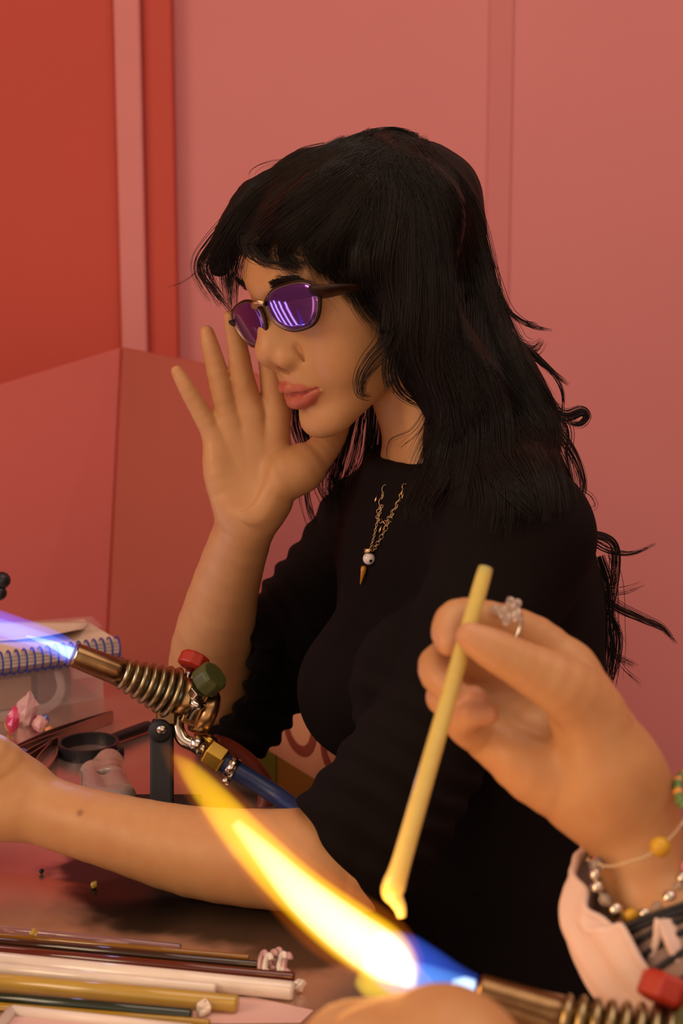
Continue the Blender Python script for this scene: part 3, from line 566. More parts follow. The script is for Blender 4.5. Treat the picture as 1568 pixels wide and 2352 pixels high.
tube('bridge', [G(-7, 0, 0), G(-3, 1.6, 2.2), G(3, 1.6, 2.2), G(7, 0, 0)], [.0032, .0034, .0034, .0032], M_gold, glasses, 12, 16, .6)
# ------------------------------------------------------------------ the second person: hands, sleeves, body beside the frame
M_skin2 = mat('skin_warm', (0.55, 0.305, 0.145), 0.45, sss=0.12, spec=0.42, attr='tint', noise=(90, (0.48, 0.20, 0.085), 0.35, 3), bump=(900, 0.12, 0.0004))
M_cloth = mat('blush_cotton', srgb(222, 196, 182), 0.85, noise=(40, srgb(210, 182, 168), 0.5, 3), bump=(500, 0.3, 0.0006), sheen=0.1)
M_stripe = mat('grey_cotton', srgb(140, 116, 104), 0.9, noise=(60, srgb(128, 104, 92), 0.5, 3)); M_black = mat('black_matte', (0.012, 0.012, 0.013), 0.6, noise=(60, (0.02, 0.02, 0.02), 0.5, 3))
o2 = []
wr = (1452, 1880, .80)
o2 += pchain([(1880, 2560, .70, 170), (1640, 2300, .745, 134), (1510, 2090, .785, 106), (1472, 1985, .795, 102), (1452, 1890, .80, 110), (1400, 1800, .80, 118)], .012)
# palm: four hand bones from the wrist to the knuckles
o2 += pchain([(1420, 1790, .80, 96), (1360, 1640, .815, 78), (1305, 1540, .825, 62)], .015) + pchain([(1410, 1810, .80, 96), (1300, 1670, .822, 80), (1215, 1560, .835, 62)], .014)
o2 += pchain([(1390, 1830, .80, 90), (1250, 1720, .815, 84), (1150, 1640, .83, 62)], .014) + pchain([(1380, 1850, .80, 84), (1230, 1770, .80, 78), (1130, 1700, .81, 52)], .014)
# index
o2 += pchain([(1305, 1540, .825, 60), (1225, 1470, .825, 56), (1120, 1430, .815, 50), (1050, 1420, .805, 44), (1028, 1452, .795, 38), (1030, 1480, .788, 28)], .008)
# middle
o2 += pchain([(1215, 1560, .835, 58), (1100, 1530, .83, 50), (1015, 1520, .815, 46), (1005, 1552, .80, 40), (1042, 1592, .788, 33)], .007)
# ring finger
o2 += pchain([(1150, 1640, .83, 56), (1070, 1610, .825, 48), (1020, 1600, .81, 42), (1035, 1612, .795, 38), (1088, 1605, .785, 31)], .007)
# little finger
o2 += pchain([(1130, 1700, .81, 48), (1085, 1680, .80, 44), (1060, 1660, .79, 38), (1085, 1640, .78, 32), (1120, 1640, .778, 26)], .007)
# thumb
o2 += pchain([(1390, 1750, .79, 96), (1345, 1640, .785, 88), (1290, 1580, .775, 74), (1200, 1528, .768, 55), (1125, 1488, .764, 46), (1078, 1462, .762, 33)], .014)
o2 += [cone(P(1185, 1640, .79), P(1160, 1740, .778), .006, .003, .006, '-'), cone(P(1215, 1610, .782), P(1310, 1800, .7655), .008, .002, .008, '-')]
# left hand, low at the frame's edge
l2 = [[(1010, 2420, .60, 120), (930, 2395, .605, 82), (850, 2375, .61, 66), (790, 2400, .605, 52), (800, 2450, .60, 44)], [(1040, 2420, .605, 110), (985, 2372, .615, 78), (915, 2352, .622, 64), (850, 2358, .62, 54), (800, 2372, .61, 44)],
      [(1060, 2430, .60, 110), (1010, 2400, .61, 86), (930, 2370, .62, 72), (800, 2350, .625, 52), (740, 2372, .62, 42)], [(1080, 2470, .585, 110), (1000, 2460, .59, 70), (900, 2460, .59, 56), (850, 2500, .585, 46)], [(1060, 2400, .62, 90), (1040, 2370, .632, 62), (980, 2350, .64, 52), (930, 2345, .64, 42)]]
for a in l2: o2 += pchain(a, .012)
o2 += pchain([(1010, 2420, .60, 120), (1150, 2560, .575, 140), (1500, 2950, .52, 170), (2100, 3300, .46, 260)], .02)
hp = [np.array([.43, .62, 1.03]), np.array([.42, .27, 1.03])]
o2 += [cone(P(1880, 2560, .70), hp[0], .042, .052, .02), cone(P(2100, 3300, .46), hp[1], .040, .052, .02), cone(hp[0], hp[1], .05, .05, .03), ell((.47, .445, .85), (.10, .16, .24), None, .05), ell((.50, .445, .58), (.13, .17, .13), None, .06)]
# head of the second person, reusing the head's modelling in another pose
HR1, HC1 = HR, HC
o_head = []
R2 = np.stack([np.array([0, -1., 0]), np.array([-.92, .0, -.39]), np.array([-.39, 0, .92])], 1); c2 = np.array([.42, .445, 1.27])
for q in head:
    z = dict(q)
    for kk in ('a', 'b', 'c'):
        if kk in z: z[kk] = c2 + R2 @ (HR1.T @ (z[kk] - HC1))
    if 'R' in z: z['R'] = R2 @ HR1.T @ z['R']
    o_head.append(z)
o2 = o_head + [cone(c2 + R2 @ np.array([0, -.02, -.05]), (.455, .445, 1.03), .047, .055, .02)] + o2
V, F = polygonize(o2, 0.0019)
person2 = empty('person', (.50, .445, 0), 'person in a blush jacket with wrist bracelets, fingers holding a pale glass rod', 'person')
me = np_mesh('body', V, F); t2 = np.array([0.525, 0.28, 0.118])[None] * np.ones((len(V), 1)); b2_ = np.clip(sum(.7 * blush(V, P(*c), .012) for c in ((1078, 1462, .762), (1030, 1480, .788), (1042, 1592, .788), (1088, 1605, .785), (1120, 1640, .778))), 0, 1)
set_color(me, t2 * (1 - b2_ * .5) + np.array([0.56, 0.25, 0.18]) * b2_ * .5); mesh_obj('body', me, M_skin2, person2)
# jacket: torso and upper arms
jk = [cone(hp[0], hp[1], .066, .066, .03), ell((.47, .445, .85), (.115, .175, .25), None, .05), cone(hp[0], P(1900, 2580, .70), .066, .068, .03), cone(hp[1], P(2100, 3300, .46), .066, .062, .03), cone((.455, .445, 1.05), (.447, .445, 1.085), .068, .062, .02),
      cone(P(2100, 3300, .46), P(1500, 2950, .52), .060, .050, .02)]
V, F = polygonize(jk, 0.005, lambda p: .003 * vnoise(p, 40, 21)); mesh_obj('jacket', np_mesh('jacket', V, F), M_cloth, person2)
tq = [ell((.50, .445, .57), (.14, .18, .12), None, .03)]
for s in (-1, 1):
    hip = np.array([.48, .445 + .09 * s, .54]); knee = np.array([.12, .445 + .10 * s, .54]); ank = np.array([.12, .445 + .1 * s, .09]); tq += [cone(hip, knee, .085, .06, .03), cone(knee, ank, .056, .04, .02), cone(ank + [0, 0, -.05], ank + [-.15, 0, -.055], .04, .034, .02)]
V, F = polygonize(tq, 0.007); mesh_obj('trousers', np_mesh('trousers', V, F), M_trouser, person2)
hq = [ell(c2 + R2 @ np.array([0, -.012, .026]), (.082, .094, .078), R2, .001), ell(c2 + R2 @ np.array([0, .075, -.03]), (.075, .062, .075), R2, .004, '-'), cone(c2 + R2 @ np.array([0, -.06, .0]), c2 + R2 @ np.array([0, -.08, -.12]), .07, .04, .02)]
V, F = polygonize(hq, 0.004, lambda p: .003 * vnoise(p * np.array([1, 1, .3]), 120, 31)); mesh_obj('hair', np_mesh('hair', V, F), M_hair, person2)
# loose sleeve with a turned cuff, built as folded cloth around the forearm
def sleeve_vf(rings, seg=96, a0=0, a1=2 * math.pi, fold=0.0, nf=9, closed=True, tilt=0.0):
    R_ = cr(np.array(rings, float), 44); c = np.array([P(*r[:3]) for r in R_]); T, N, B = frames(c); a = np.linspace(a0, a1, seg, endpoint=not closed); V = []
    u = np.linspace(0, 1, len(c))
    for i in range(len(c)):
        rr = R_[i, 3] * R_[i, 2] / FPX; f = 1 + fold * (np.sin(a * nf + 2.5 * math.sin(u[i] * 4) + 1.0) * .6 + np.sin(a * (nf * 2 - 3) + u[i] * 5) * .4) * (1 - .45 * u[i])
        X = RT - T[i] * (RT @ T[i]); X /= np.linalg.norm(X); Y = np.cross(T[i], X); off = (np.cos(a) * rr * f)[:, None] * X + (np.sin(a) * rr * f * R_[i, 4])[:, None] * Y
        V.append(c[i] + off + T[i] * (off @ -FW)[:, None] * tilt * max(0, 1 - u[i] * 1.6))
    V = np.array(V); n, s = V.shape[:2]; F = [[i * s + j, i * s + (j + 1) % s, (i + 1) * s + (j + 1) % s, (i + 1) * s + j] for i in range(n - 1) for j in range(s if closed else s - 1)]
    return V.reshape(-1, 3), F
def cloth(name, vf, m, th, parent):
    o = vf_obj(name, [vf], m, parent); md = o.modifiers.new('thick', 'SOLIDIFY'); md.thickness = th; md.offset = 0; return o
SR = [(1458, 2030, .785, 138, .95), (1452, 2110, .78, 156, .95), (1478, 2200, .765, 142, 1), (1545, 2300, .75, 124, 1), (1660, 2420, .73, 150, 1), (1900, 2620, .70, 260, 1)]
sv = sleeve_vf(SR, a0=2.0, a1=7.75, fold=.10, nf=8, closed=False, tilt=1.0)
sl = cloth('sleeve', sv, M_cloth, .0022, person2)
for nm, seq in (('hem', sv[0][:96]), ('slit_edge', sv[0].reshape(44, 96, 3)[:30, 0]), ('slit_edge', sv[0].reshape(44, 96, 3)[:30, -1])):
    h = tube(nm, seq, .0021, M_cloth, sl, 8); h.location = (0, 0, 0)
IR = [(1500, 2100, .775, 122, .95), (1540, 2180, .762, 126, .95), (1640, 2330, .74, 140, 1)]
inn_s = vf_obj('shirt_cuff', [sleeve_vf(IR, fold=.03, nf=5, tilt=.5)], M_stripe, person2)
Vq = sleeve_vf([(x, y, d, r + 2, e) for x, y, d, r, e in IR], fold=.03, nf=5, tilt=.5)[0].reshape(44, 96, 3)
for k in range(6):
    ring = Vq[5 + k * 6]; q = tube('stripe', np.vstack([ring, ring[:1]]), .0017, M_black, inn_s, 6); q.location = (0, 0, 0)
# ------------------------------------------------------------------ glass rod in the fingers
M_rod = mat('pale_yellow_glass', (0.62, 0.50, 0.14), 0.18, spec=0.5, sss=0.4, sss_r=(0.01, 0.008, 0.003), coat=0.4, noise=(200, (0.55, 0.42, 0.10), 0.4, 2))

rod = empty('glass_rod', tuple(P(1000, 1700, .77)), 'pale yellow glass rod pinched in the fingers, its molten end glowing', 'glass rod')
ra, rb = P(1110, 1322, .785), P(920, 1985, .735); rv = rb - ra
rg = cr(np.array([[*(ra - rv * .004), .0026], [*(ra + rv * .002), .0040], [*(ra + rv * .4), .0043], [*(ra + rv * .8), .0046], [*rb, .0048], [*P(906, 2028, .733), .0056], [*P(901, 2050, .733), .0054], [*P(909, 2068, .733), .0038], [*P(918, 2086, .733), .0029], [*P(922, 2106, .733), .0020]]), 90)
ro = tube('rod', rg[:, :3], rg[:, 3], M_rod, rod, 22); rd_ = np.repeat(np.clip((np.linspace(0, 1, 90) - .30) / .62, 0, 1), 22)
set_color(ro.data, np.stack([rd_ ** 2.2] * 3, 1))
n_ = M_rod.node_tree; at_ = n_.nodes.new('ShaderNodeAttribute'); at_.attribute_name = 'tint'; mm_ = n_.nodes.new('ShaderNodeMath'); mm_.operation = 'MULTIPLY'; mm_.inputs[1].default_value = .75; n_.links.new(at_.outputs['Fac'], mm_.inputs[0])
bb_ = n_.nodes['Principled BSDF']; bb_.inputs['Emission Color'].default_value = (1.0, .46, .08, 1); n_.links.new(mm_.outputs[0], bb_.inputs['Emission Strength'])
# ------------------------------------------------------------------ ring, bracelets
M_clear = mat('clear_glass_bead', (0.9, 0.86, 0.78), 0.05, trans=0.85, ior=1.5, noise=(200, (0.8, 0.74, 0.62), 0.4, 2)); M_silver = mat('silver_bead', (0.72, 0.66, 0.56), 0.16, metal=1.0, noise=(200, (0.5, 0.45, 0.36), 0.4, 2))
M_yel = mat('yellow_bead', (0.62, 0.36, 0.02), 0.3, noise=(150, (0.5, 0.28, 0.01), 0.4, 2)); M_pinkb = mat('pink_bead', (0.68, 0.22, 0.24), 0.25, coat=.4, noise=(150, (0.6, 0.16, 0.2), 0.4, 2)); M_green = mat('green_bead', (0.10, 0.20, 0.04), 0.2, coat=.4, noise=(150, (0.07, 0.14, 0.03), 0.4, 2)); M_blueb = mat('blue_grey_bead', (0.20, 0.22, 0.36), 0.2, coat=.4, noise=(150, (0.15, 0.16, 0.3), 0.4, 2)); M_orange = mat('amber_bead', (0.7, 0.28, 0.03), 0.2, coat=.4, noise=(150, (0.6, 0.2, 0.02), 0.4, 2))
M_cord = mat('elastic_cord', (0.62, 0.46, 0.26), 0.5, noise=(150, (0.5, 0.36, 0.2), 0.4, 2))
def ball_vf(c, r, ax=(0, 0, 1), n=8, seg=12, k=1.0): return lathe_vf([(r * k * -math.cos(t), max(r * math.sin(t), r * .05)) for t in np.linspace(.02, math.pi - .02, n)], c, ax, seg)
ring = empty('finger_ring', tuple(P(1165, 1415, .80)), 'chunky clear glass ring on the index finger that steadies the pale rod', 'ring')
ia, ib = P(1190, 1452, .825), P(1125, 1430, .815); iax = (ib - ia) / np.linalg.norm(ib - ia); ic = (ia + ib) / 2 
iu = UPV - iax * (UPV @ iax); iu /= np.linalg.norm(iu); iw = np.cross(iax, iu); rr_ = .0132
tube('band', [ic + rr_ * (math.cos(t) * iu + math.sin(t) * iw) for t in np.linspace(0, 2 * math.pi, 33)], .0012, M_silver, ring, 8)
for dx, dy, r in ((-30, -2, 11), (-12, 2, 14), (8, -4, 15), (20, 12, 13), (-2, 22, 12), (22, -16, 11), (6, -22, 10)): vf_obj('stone', [ball_vf(P(1165 + dx, 1402 + dy, .803 - .0005 * dy), r * .8 / FPX, (.3, .5, .8), 5, 7, 1.1)], M_clear, ring, False)
def bracelet(name, pts, label, beads, r_px, cord_r=.0006, drop=None):
    g = cr(np.array(pts + pts[:1], float), 241); c = np.array([P(*q) for q in g]); b = empty(name, tuple(c[60]), label, 'bracelet')
    tube('cord', c, cord_r, M_cord, b, 6); L = np.r_[0, np.cumsum(np.linalg.norm(np.diff(c, axis=0), axis=1))]; s = 0.0; k = 0
    while s < L[-1] - .002:
        m, rp = beads[k % len(beads)]; r = rp * 1.3 * .79 / FPX
        if m is not None:
            i = np.searchsorted(L, s + r); i = min(i, 239); vf_obj('bead', [ball_vf(c[i], r, c[i + 1] - c[i], 7, 10)], m, b)
        s += 2 * r * 1.02; k += 1
    if drop is not None:
        tube('drop', [P(*drop), P(drop[0] + 2, drop[1] + 16, drop[2]), P(drop[0] + 4, drop[1] + 44, drop[2]), P(drop[0] + 4, drop[1] + 56, drop[2])], [.0008, .003, .0042, .0015], M_green, b, 12, 16)
    return b
loop1 = [(1366, 1992, .775), (1372, 2040, .77), (1410, 2088, .765), (1455, 2102, .762), (1510, 2086, .762), (1560, 2030, .77), (1590, 1950, .79), (1560, 1900, .82), (1480, 1910, .835), (1400, 1950, .815)]
bracelet('beaded_bracelet', loop1, 'silver and glass bead bracelet with pink bead and green drop on the wrist', [(M_silver, 11), (M_silver, 12), (M_clear, 11), (M_silver, 14), (M_yel, 12), (M_silver, 11), (M_clear, 13), (M_silver, 14), (M_clear, 10), (M_silver, 12), (M_pinkb, 14), (M_blueb, 10), (M_clear, 13), (M_silver, 15), (M_orange, 12), (M_blueb, 13), (M_silver, 14)], 12, drop=(1502, 2092, .758))
loop2 = [(1348, 1975, .785), (1400, 1990, .765), (1450, 1978, .756), (1500, 1958, .755), (1560, 1900, .765), (1590, 1830, .79), (1540, 1850, .835), (1440, 1900, .84), (1370, 1945, .82)]
bracelet('cord_bracelet', loop2, 'thin cord bracelet strung with a few yellow beads around the wrist', [(None, 26), (None, 26), (None, 26), (M_yel, 18), (None, 20), (None, 26), (None, 26), (M_yel, 15)], 15)
loop3 = [(1556, 1795, .79), (1562, 1840, .765), (1590, 1850, .755), (1640, 1800, .76), (1640, 1740, .80), (1590, 1760, .83)]
bracelet('green_bracelet', loop3, 'green and amber bead bracelet pushed up at the edge of the hand', [(M_green, 10), (M_green, 9), (M_orange, 10), (M_green, 9)], 10)
# ------------------------------------------------------------------ torches and flames
M_brass = mat('aged_brass', (0.46, 0.30, 0.13), 0.28, metal=1.0, noise=(120, (0.30, 0.17, 0.07), 0.6, 3)); M_steel = mat('polished_steel', (0.60, 0.55, 0.47), 0.2, metal=1.0, noise=(120, (0.45, 0.40, 0.32), 0.5, 3)); M_bnut = mat('yellow_brass', (0.72, 0.46, 0.08), 0.25, metal=1.0, noise=(90, (0.6, 0.36, 0.06), 0.5, 3))
M_fin = mat('olive_brass', (0.36, 0.30, 0.17), 0.34, metal=1.0, noise=(120, (0.26, 0.20, 0.10), 0.6, 3)); M_copper = mat('heat_browned_steel', (0.26, 0.16, 0.07), 0.28, metal=1.0, noise=(70, (0.13, 0.07, 0.035), 0.7, 3)); M_redk = mat('red_plastic', (0.34, 0.02, 0.006), 0.45, noise=(60, (0.40, 0.03, 0.01), 0.5, 2)); M_greenk = mat('green_plastic', (0.075, 0.085, 0.022), 0.45, noise=(60, (0.05, 0.06, 0.015), 0.5, 2)); M_bluehose = mat('blue_hose_rubber', (0.012, 0.028, 0.10), 0.4, noise=(60, (0.008, 0.02, 0.07), 0.5, 2)); M_redhose = mat('red_hose_rubber', (0.16, 0.022, 0.008), 0.45, noise=(60, (0.10, 0.016, 0.006), 0.5, 2))
def volume(name, col, strength):
    m = bpy.data.materials.new(name); m.use_nodes = True; n = m.node_tree; n.nodes.remove(n.nodes['Principled BSDF']); e = n.nodes.new('ShaderNodeEmission'); e.inputs[0].default_value = (*col, 1); e.inputs[1].default_value = strength
    n.links.new(e.outputs[0], n.nodes['Material Output'].inputs['Volume']); return m
def torch(name, label, tip, end, k, hx, group=None, fins=7, kn_off=(0, 0), kn_s=1.0):   # k: metres per far-torch pixel; hx: vector pointing up from the barrel
    tip, end = np.asarray(tip), np.asarray(end); ax = (end - tip) / np.linalg.norm(end - tip); up = hx - ax * (hx @ ax); up /= np.linalg.norm(up); sd = np.cross(ax, up)
    t = empty(name, (tip + ax * 300 * k) * np.array([1, 1, 0]) + np.array([0, 0, TABLE_Z]), label, 'torch', 'bench torches'); Q = lambda s, u=0, w=0: tip + k * (s * ax + u * up + w * sd)
    vf_obj('nozzle', [lathe_vf([(0, 20), (0, 26), (4, 28), (100, 31), (116, 33), (120, 30), (135, 30)] if False else [(0, 18 * k), (0, 26 * k), (4 * k, 28 * k), (100 * k, 31 * k), (118 * k, 33 * k), (122 * k, 28 * k)], tip, ax, 28)], M_copper, t); auto_smooth(bpy.context.scene.objects[t.children[0].name] if t.children else t) if False else None
    vf_obj('barrel', [lathe_vf([(118 * k, 28 * k), (262 * k, 40 * k), (262 * k, 46 * k), (300 * k, 48 * k), (304 * k, 44 * k)], tip, ax, 28)], M_brass, t)
    for i in range(fins):
        s = 126 + i * 20; r = 36 + i * 4.0; vf_obj('cooling_fin', [lathe_vf([((s - 8) * k, 24 * k), ((s - 7) * k, (r - 5) * k), ((s - 4) * k, r * k), (s * k, (r + 2) * k), ((s + 4) * k, r * k), ((s + 7) * k, (r - 5) * k), ((s + 8) * k, 24 * k)], tip, ax, 32)], M_fin, t)
    bevel(vf_obj('valve_block', [box_vf(Q(310, -12), ax * 26 * k, up * 40 * k, sd * 34 * k)], M_brass, t, False), .0015, 2)
    vf_obj('end_cap', [lathe_vf([(320 * k, 30 * k), (322 * k, 54 * k), (350 * k, 56 * k), (356 * k, 50 * k), (358 * k, 10 * k)], Q(0, -14), ax, 32)], M_brass, t)
    # knobs
    def knob(nm, o, axis, r, h, m, faces=10):
        axis = np.asarray(axis) / np.linalg.norm(axis); tube('knob_stem', [o - axis * .6 * h * k * 1.6, o + axis * .1 * h * k], 9 * k, M_steel, t, 12)
        V, F = lathe_vf([(0, r * .72 * k), (h * .12 * k, r * k), (h * .85 * k, r * k), (h * k, r * .84 * k)], o, axis, faces); bevel(vf_obj(nm, [(V, F)], m, t, False), .0012, 2)
    knob('red_knob', Q(272 + kn_off[0], 66 + kn_off[1], -16), up * .9 + ax * .1 - sd * .3, 37 * kn_s, 36 * kn_s, M_redk, 9); knob('green_knob', Q(302, 44, 22), up * .8 + sd * .55 + ax * .25, 39, 46, M_greenk, 10)
    bevel(vf_obj('valve_nut', [lathe_vf([(0, 20 * k), (34 * k, 20 * k)], Q(288, 4, 26), up * .8 + sd * .5 + ax * .1, 6)], M_steel, t, False), .0006); vf_obj('gas_fitting', [lathe_vf([(0, 14 * k), (30 * k, 14 * k), (36 * k, 20 * k), (46 * k, 20 * k)], Q(300, -34, 30), up * .7 + sd * .3, 20)], M_steel, t)
    return t, Q
tA, tB = P(168, 1503, 1.215), P(480, 1624, 1.255); k1 = 1.235 / FPX
tor, Q1 = torch('bench_torch', 'brass bench torch with blue flame, green and red knobs, before the resting arm', tA, tB, k1, UPV * 1.0 + RT * .25)
# bracket, elbow pipe, nut, clamp, hoses of the far torch
def flat_bar(name, pts, w, th, m, parent, n=16):
    return tube(name, pts, w, m, parent, 4, n, th)
base_c = PT(372, 1885); st_t = P(385, 1640, 1.25)
bevel(vf_obj('bracket', [box_vf((base_c + P(372, 1655, 1.25)) / 2 + np.array([0, 0, .0]), RT * 26 * k1, np.array([0, .007, 0]), (P(372, 1655, 1.25) - base_c) / 2)], M_black, tor, False), .002)
vf_obj('bracket_head', [lathe_vf([(-.011, 22 * k1), (-.009, 27 * k1), (.009, 27 * k1), (.011, 22 * k1)], P(370, 1675, 1.248), FW, 28)], M_black, tor); bevel(vf_obj('saddle', [box_vf(P(384, 1640, 1.25), RT * 24 * k1, UPV * 24 * k1, FW * .010)], M_copper, tor, False), .002)
vf_obj('bolt', [ball_vf(P(371, 1676, 1.236), 12 * k1, FW, 7, 12, .5)], M_steel, tor); bevel(vf_obj('clamp_base', [box_vf(base_c + np.array([-.005, 0, .006]), RT * .035, np.array([0, .03, 0]), (0, 0, .006))], M_black, tor, False), .002)
tube('elbow_pipe', [P(412, 1640, 1.25), P(408, 1668, 1.247), P(420, 1698, 1.244), P(445, 1712, 1.242), P(470, 1722, 1.241)], np.array([13, 15, 16, 16, 15]) * k1, M_steel, tor, 16, 30)
hxd = P(530, 1760, 1.238) - P(470, 1722, 1.241)
vf_obj('collar', [lathe_vf([(0, 15 * k1), (2 * k1, 21 * k1), (26 * k1, 22 * k1), (28 * k1, 16 * k1)], P(440, 1703, 1.242), hxd, 20)], M_steel, tor)
bevel(vf_obj('hex_nut', [lathe_vf([(0, 26 * k1), (4 * k1, 33 * k1), (46 * k1, 33 * k1), (50 * k1, 27 * k1)], P(474, 1724, 1.241), hxd, 6)], M_bnut, tor, False), .0008)
vf_obj('hose_clamp', [lathe_vf([(0, 24 * k1), (0, 26 * k1), (22 * k1, 26 * k1), (22 * k1, 24 * k1)], P(524, 1758, 1.239), hxd, 24)], M_steel, tor); tube('clamp_screw', [P(512, 1790, 1.228), P(526, 1800, 1.228)], 8 * k1, M_steel, tor, 12)
tube('brass_barb', [P(455, 1690, 1.255), P(480, 1702, 1.256), P(500, 1716, 1.258)], np.array([9, 15, 12]) * k1, M_bnut, tor, 14, 12); tube('blue_hose', [P(512, 1750, 1.239), P(545, 1772, 1.238), P(600, 1805, 1.235), P(650, 1838, 1.225), P(700, 1880, 1.20), P(735, 1960, 1.19), P(750, 2100, 1.20)], 22 * k1, M_bluehose, tor, 18, 50)
tube('red_hose', [P(490, 1706, 1.262), P(530, 1720, 1.27), P(575, 1755, 1.275), P(606, 1800, 1.275), P(610, 1845, 1.27), P(590, 1900, 1.27), P(600, 2050, 1.28)], 21 * k1, M_redhose, tor, 18, 50)
# near torch
nA, nB = P(1096, 2280, .715), P(1560, 2428, .70); k2 = .71 / FPX * 1.62
tor2, Q2 = torch('bench_torch', 'bench torch beside the bracelet wrist, pushing out the tall yellow flame', nA, nB, k2, UPV + RT * .2, fins=8, kn_off=(-18, -8), kn_s=1.15)
sp = Q2(300, -40); bevel(vf_obj('bracket', [box_vf(np.array([sp[0], sp[1], (sp[2] + TABLE_Z) / 2]), RT * .012, np.array([0, .008, 0]), (0, 0, (sp[2] - TABLE_Z) / 2))], M_black, tor2, False), .002)
bevel(vf_obj('clamp_base', [box_vf((sp[0], sp[1], TABLE_Z + .006), RT * .035, np.array([0, .03, 0]), (0, 0, .006))], M_black, tor2, False), .002)
# flames: nested bodies of glowing gas
def flame(name, label, layers):
    c0 = P(*layers[0][1][0][:3]); f = empty(name, tuple(c0), label, 'flame', 'torch flames')
    for nm, pts, m in layers:
        g = cr(np.array(pts, float), 44); tube(nm, np.array([P(*q[:3]) for q in g]), np.maximum(g[:, 3], .8) * g[:, 2] / FPX, m, f, 20)
    return f
Bl = lambda s, c=(0.12, 0.25, 1.0): volume('blue_gas', c, s)
flame('torch_flame', 'narrow blue flame shooting from the brass torch with the green knob', [
    ('outer_cone', [(166, 1501, 1.215, 27), (110, 1473, 1.205, 31), (0, 1440, 1.19, 38), (-160, 1385, 1.17, 34), (-420, 1290, 1.14, 10)], Bl(34, (.05, .13, 1.0))),
    ('inner_cone', [(166, 1501, 1.215, 20), (100, 1472, 1.205, 20), (0, 1440, 1.19, 20), (-150, 1388, 1.17, 12), (-260, 1350, 1.16, 2)], Bl(34, (.2, .4, 1.0))),
    ('bright_jet', [(166, 1501, 1.215, 15), (148, 1494, 1.213, 13), (120, 1480, 1.21, 9), (60, 1460, 1.20, 3)], Bl(130, (.5, .8, 1.0)))])
fd = .715
flame('torch_flame', 'tall curving yellow flame with a blue root below the molten rod end', [
    ('blue_root', [(1088, 2274, fd, 36), (1040, 2258, fd, 46), (980, 2236, fd, 62), (920, 2214, fd, 72), (850, 2180, fd, 50)], volume('blue_gas', (.06, .16, 1.0), 26)),
    ('blue_core', [(1085, 2274, fd, 26), (1030, 2262, fd, 32), (960, 2246, fd, 36), (900, 2225, fd, 24)], volume('blue_gas_bright', (.18, .5, 1.0), 36)),
    ('bright_jet', [(1090, 2274, fd, 24), (1062, 2270, fd, 27), (1036, 2262, fd, 14)], volume('white_jet', (.7, .9, 1.0), 160)),
    ('halo', [(962, 2272, fd, 6), (930, 2225, fd, 55), (870, 2175, fd, 82), (760, 2110, fd, 88), (645, 2005, fd + .005, 72), (545, 1895, fd + .01, 60), (458, 1800, fd + .015, 45), (405, 1745, fd + .018, 28), (372, 1712, fd + .02, 8)], volume('orange_gas', (1.0, .20, .01), 9)),
    ('mantle', [(956, 2270, fd, 6), (925, 2228, fd, 46), (880, 2190, fd, 66), (800, 2138, fd, 68), (684, 2045, fd + .004, 58), (574, 1935, fd + .008, 49), (492, 1838, fd + .012, 37), (434, 1770, fd + .016, 23), (400, 1735, fd + .018, 6)], volume('yellow_gas', (1.0, .56, .01), 60)),
    ('core', [(952, 2270, fd, 6), (922, 2232, fd, 38), (880, 2195, fd, 54), (810, 2148, fd, 54), (700, 2060, fd + .004, 44), (605, 1960, fd + .008, 26), (540, 1890, fd + .011, 12)], volume('white_gas', (1.0, .80, .45), 110)),
    ('lobe', [(940, 2270, fd - .01, 24), (890, 2264, fd - .012, 34), (845, 2255, fd - .012, 34), (818, 2248, fd - .012, 16)], volume('yellow_gas_low', (1.0, .62, .04), 70))])
for (x, y, d, w) in ((860, 2175, .715, .15), (640, 1995, .72, .10)):
    l = bpy.data.lights.new('flame_light', 'POINT'); l.energy = w; l.color = (1.0, .42, .09); l.shadow_soft_size = .02; o = bpy.data.objects.new('flame_light', l); C.objects.link(o); o.location = P(x, y, d)
l = bpy.data.lights.new('blue_flame_light', 'POINT'); l.energy = .12; l.color = (.3, .5, 1.0); l.shadow_soft_size = .01; o = bpy.data.objects.new('blue_flame_light', l); C.objects.link(o); o.location = P(120, 1480, 1.20)
# ------------------------------------------------------------------ glass rods laid out on the table
TZ = TABLE_Z
def glass(name, col, rough=.12, tr=.0, c2=None, co=.5): return mat(name, col, rough, trans=tr, ior=1.45, coat=co, noise=((40, 40, 40), c2 or tuple(v * .75 for v in col), .5, 3))
G_lav, G_amb, G_brn, G_red, G_wht, G_yel, G_grn, G_oli = glass('lavender_glass', (.62, .45, .50), .06, .85), glass('amber_glass', (.34, .15, .012), .1, .3), glass('dark_brown_glass', (.035, .014, .006), .12), glass('oxblood_glass', (.11, .018, .006), .12), glass('white_glass', (.80, .72, .62), .2), glass('olive_yellow_glass', (.50, .33, .06), .2), glass('bottle_green_glass', (.012, .026, .012), .12), glass('ochre_glass', (.36, .22, .015), .15)
def lay(label, a, b, rpx, m, z=0.0, cat='glass rod', tip=None, back=900):
    pa, pb = PT(*a), PT(*b); d = np.linalg.norm((pa + pb) / 2 - CAM); r = rpx * d / FPX; pa = PT(*a, TZ + z + r); pb = PT(*b, TZ + z + r); v = (pb - pa) / np.linalg.norm(pb - pa); pa = pa - v * .10
    o = tube('glass_rod', [pa, pb - v * r * .3, pb], [r, r, r * .82], m, None, 16); return tag(o, label, cat, 'glass rods laid out on the table')
lay('clear lavender glass rod lying beside the thin amber rod', (0, 2134), (415, 2176), 8, G_lav)
lay('thin amber glass rod between the lavender and dark brown rods', (0, 2150), (572, 2200), 7, G_amb)
lay('dark brown glass rod lying beside the amber one', (0, 2164), (594, 2218), 11, G_brn)
lay('oxblood red glass rod with bright end next to the white rods', (0, 2184), (676, 2246), 12, G_red)
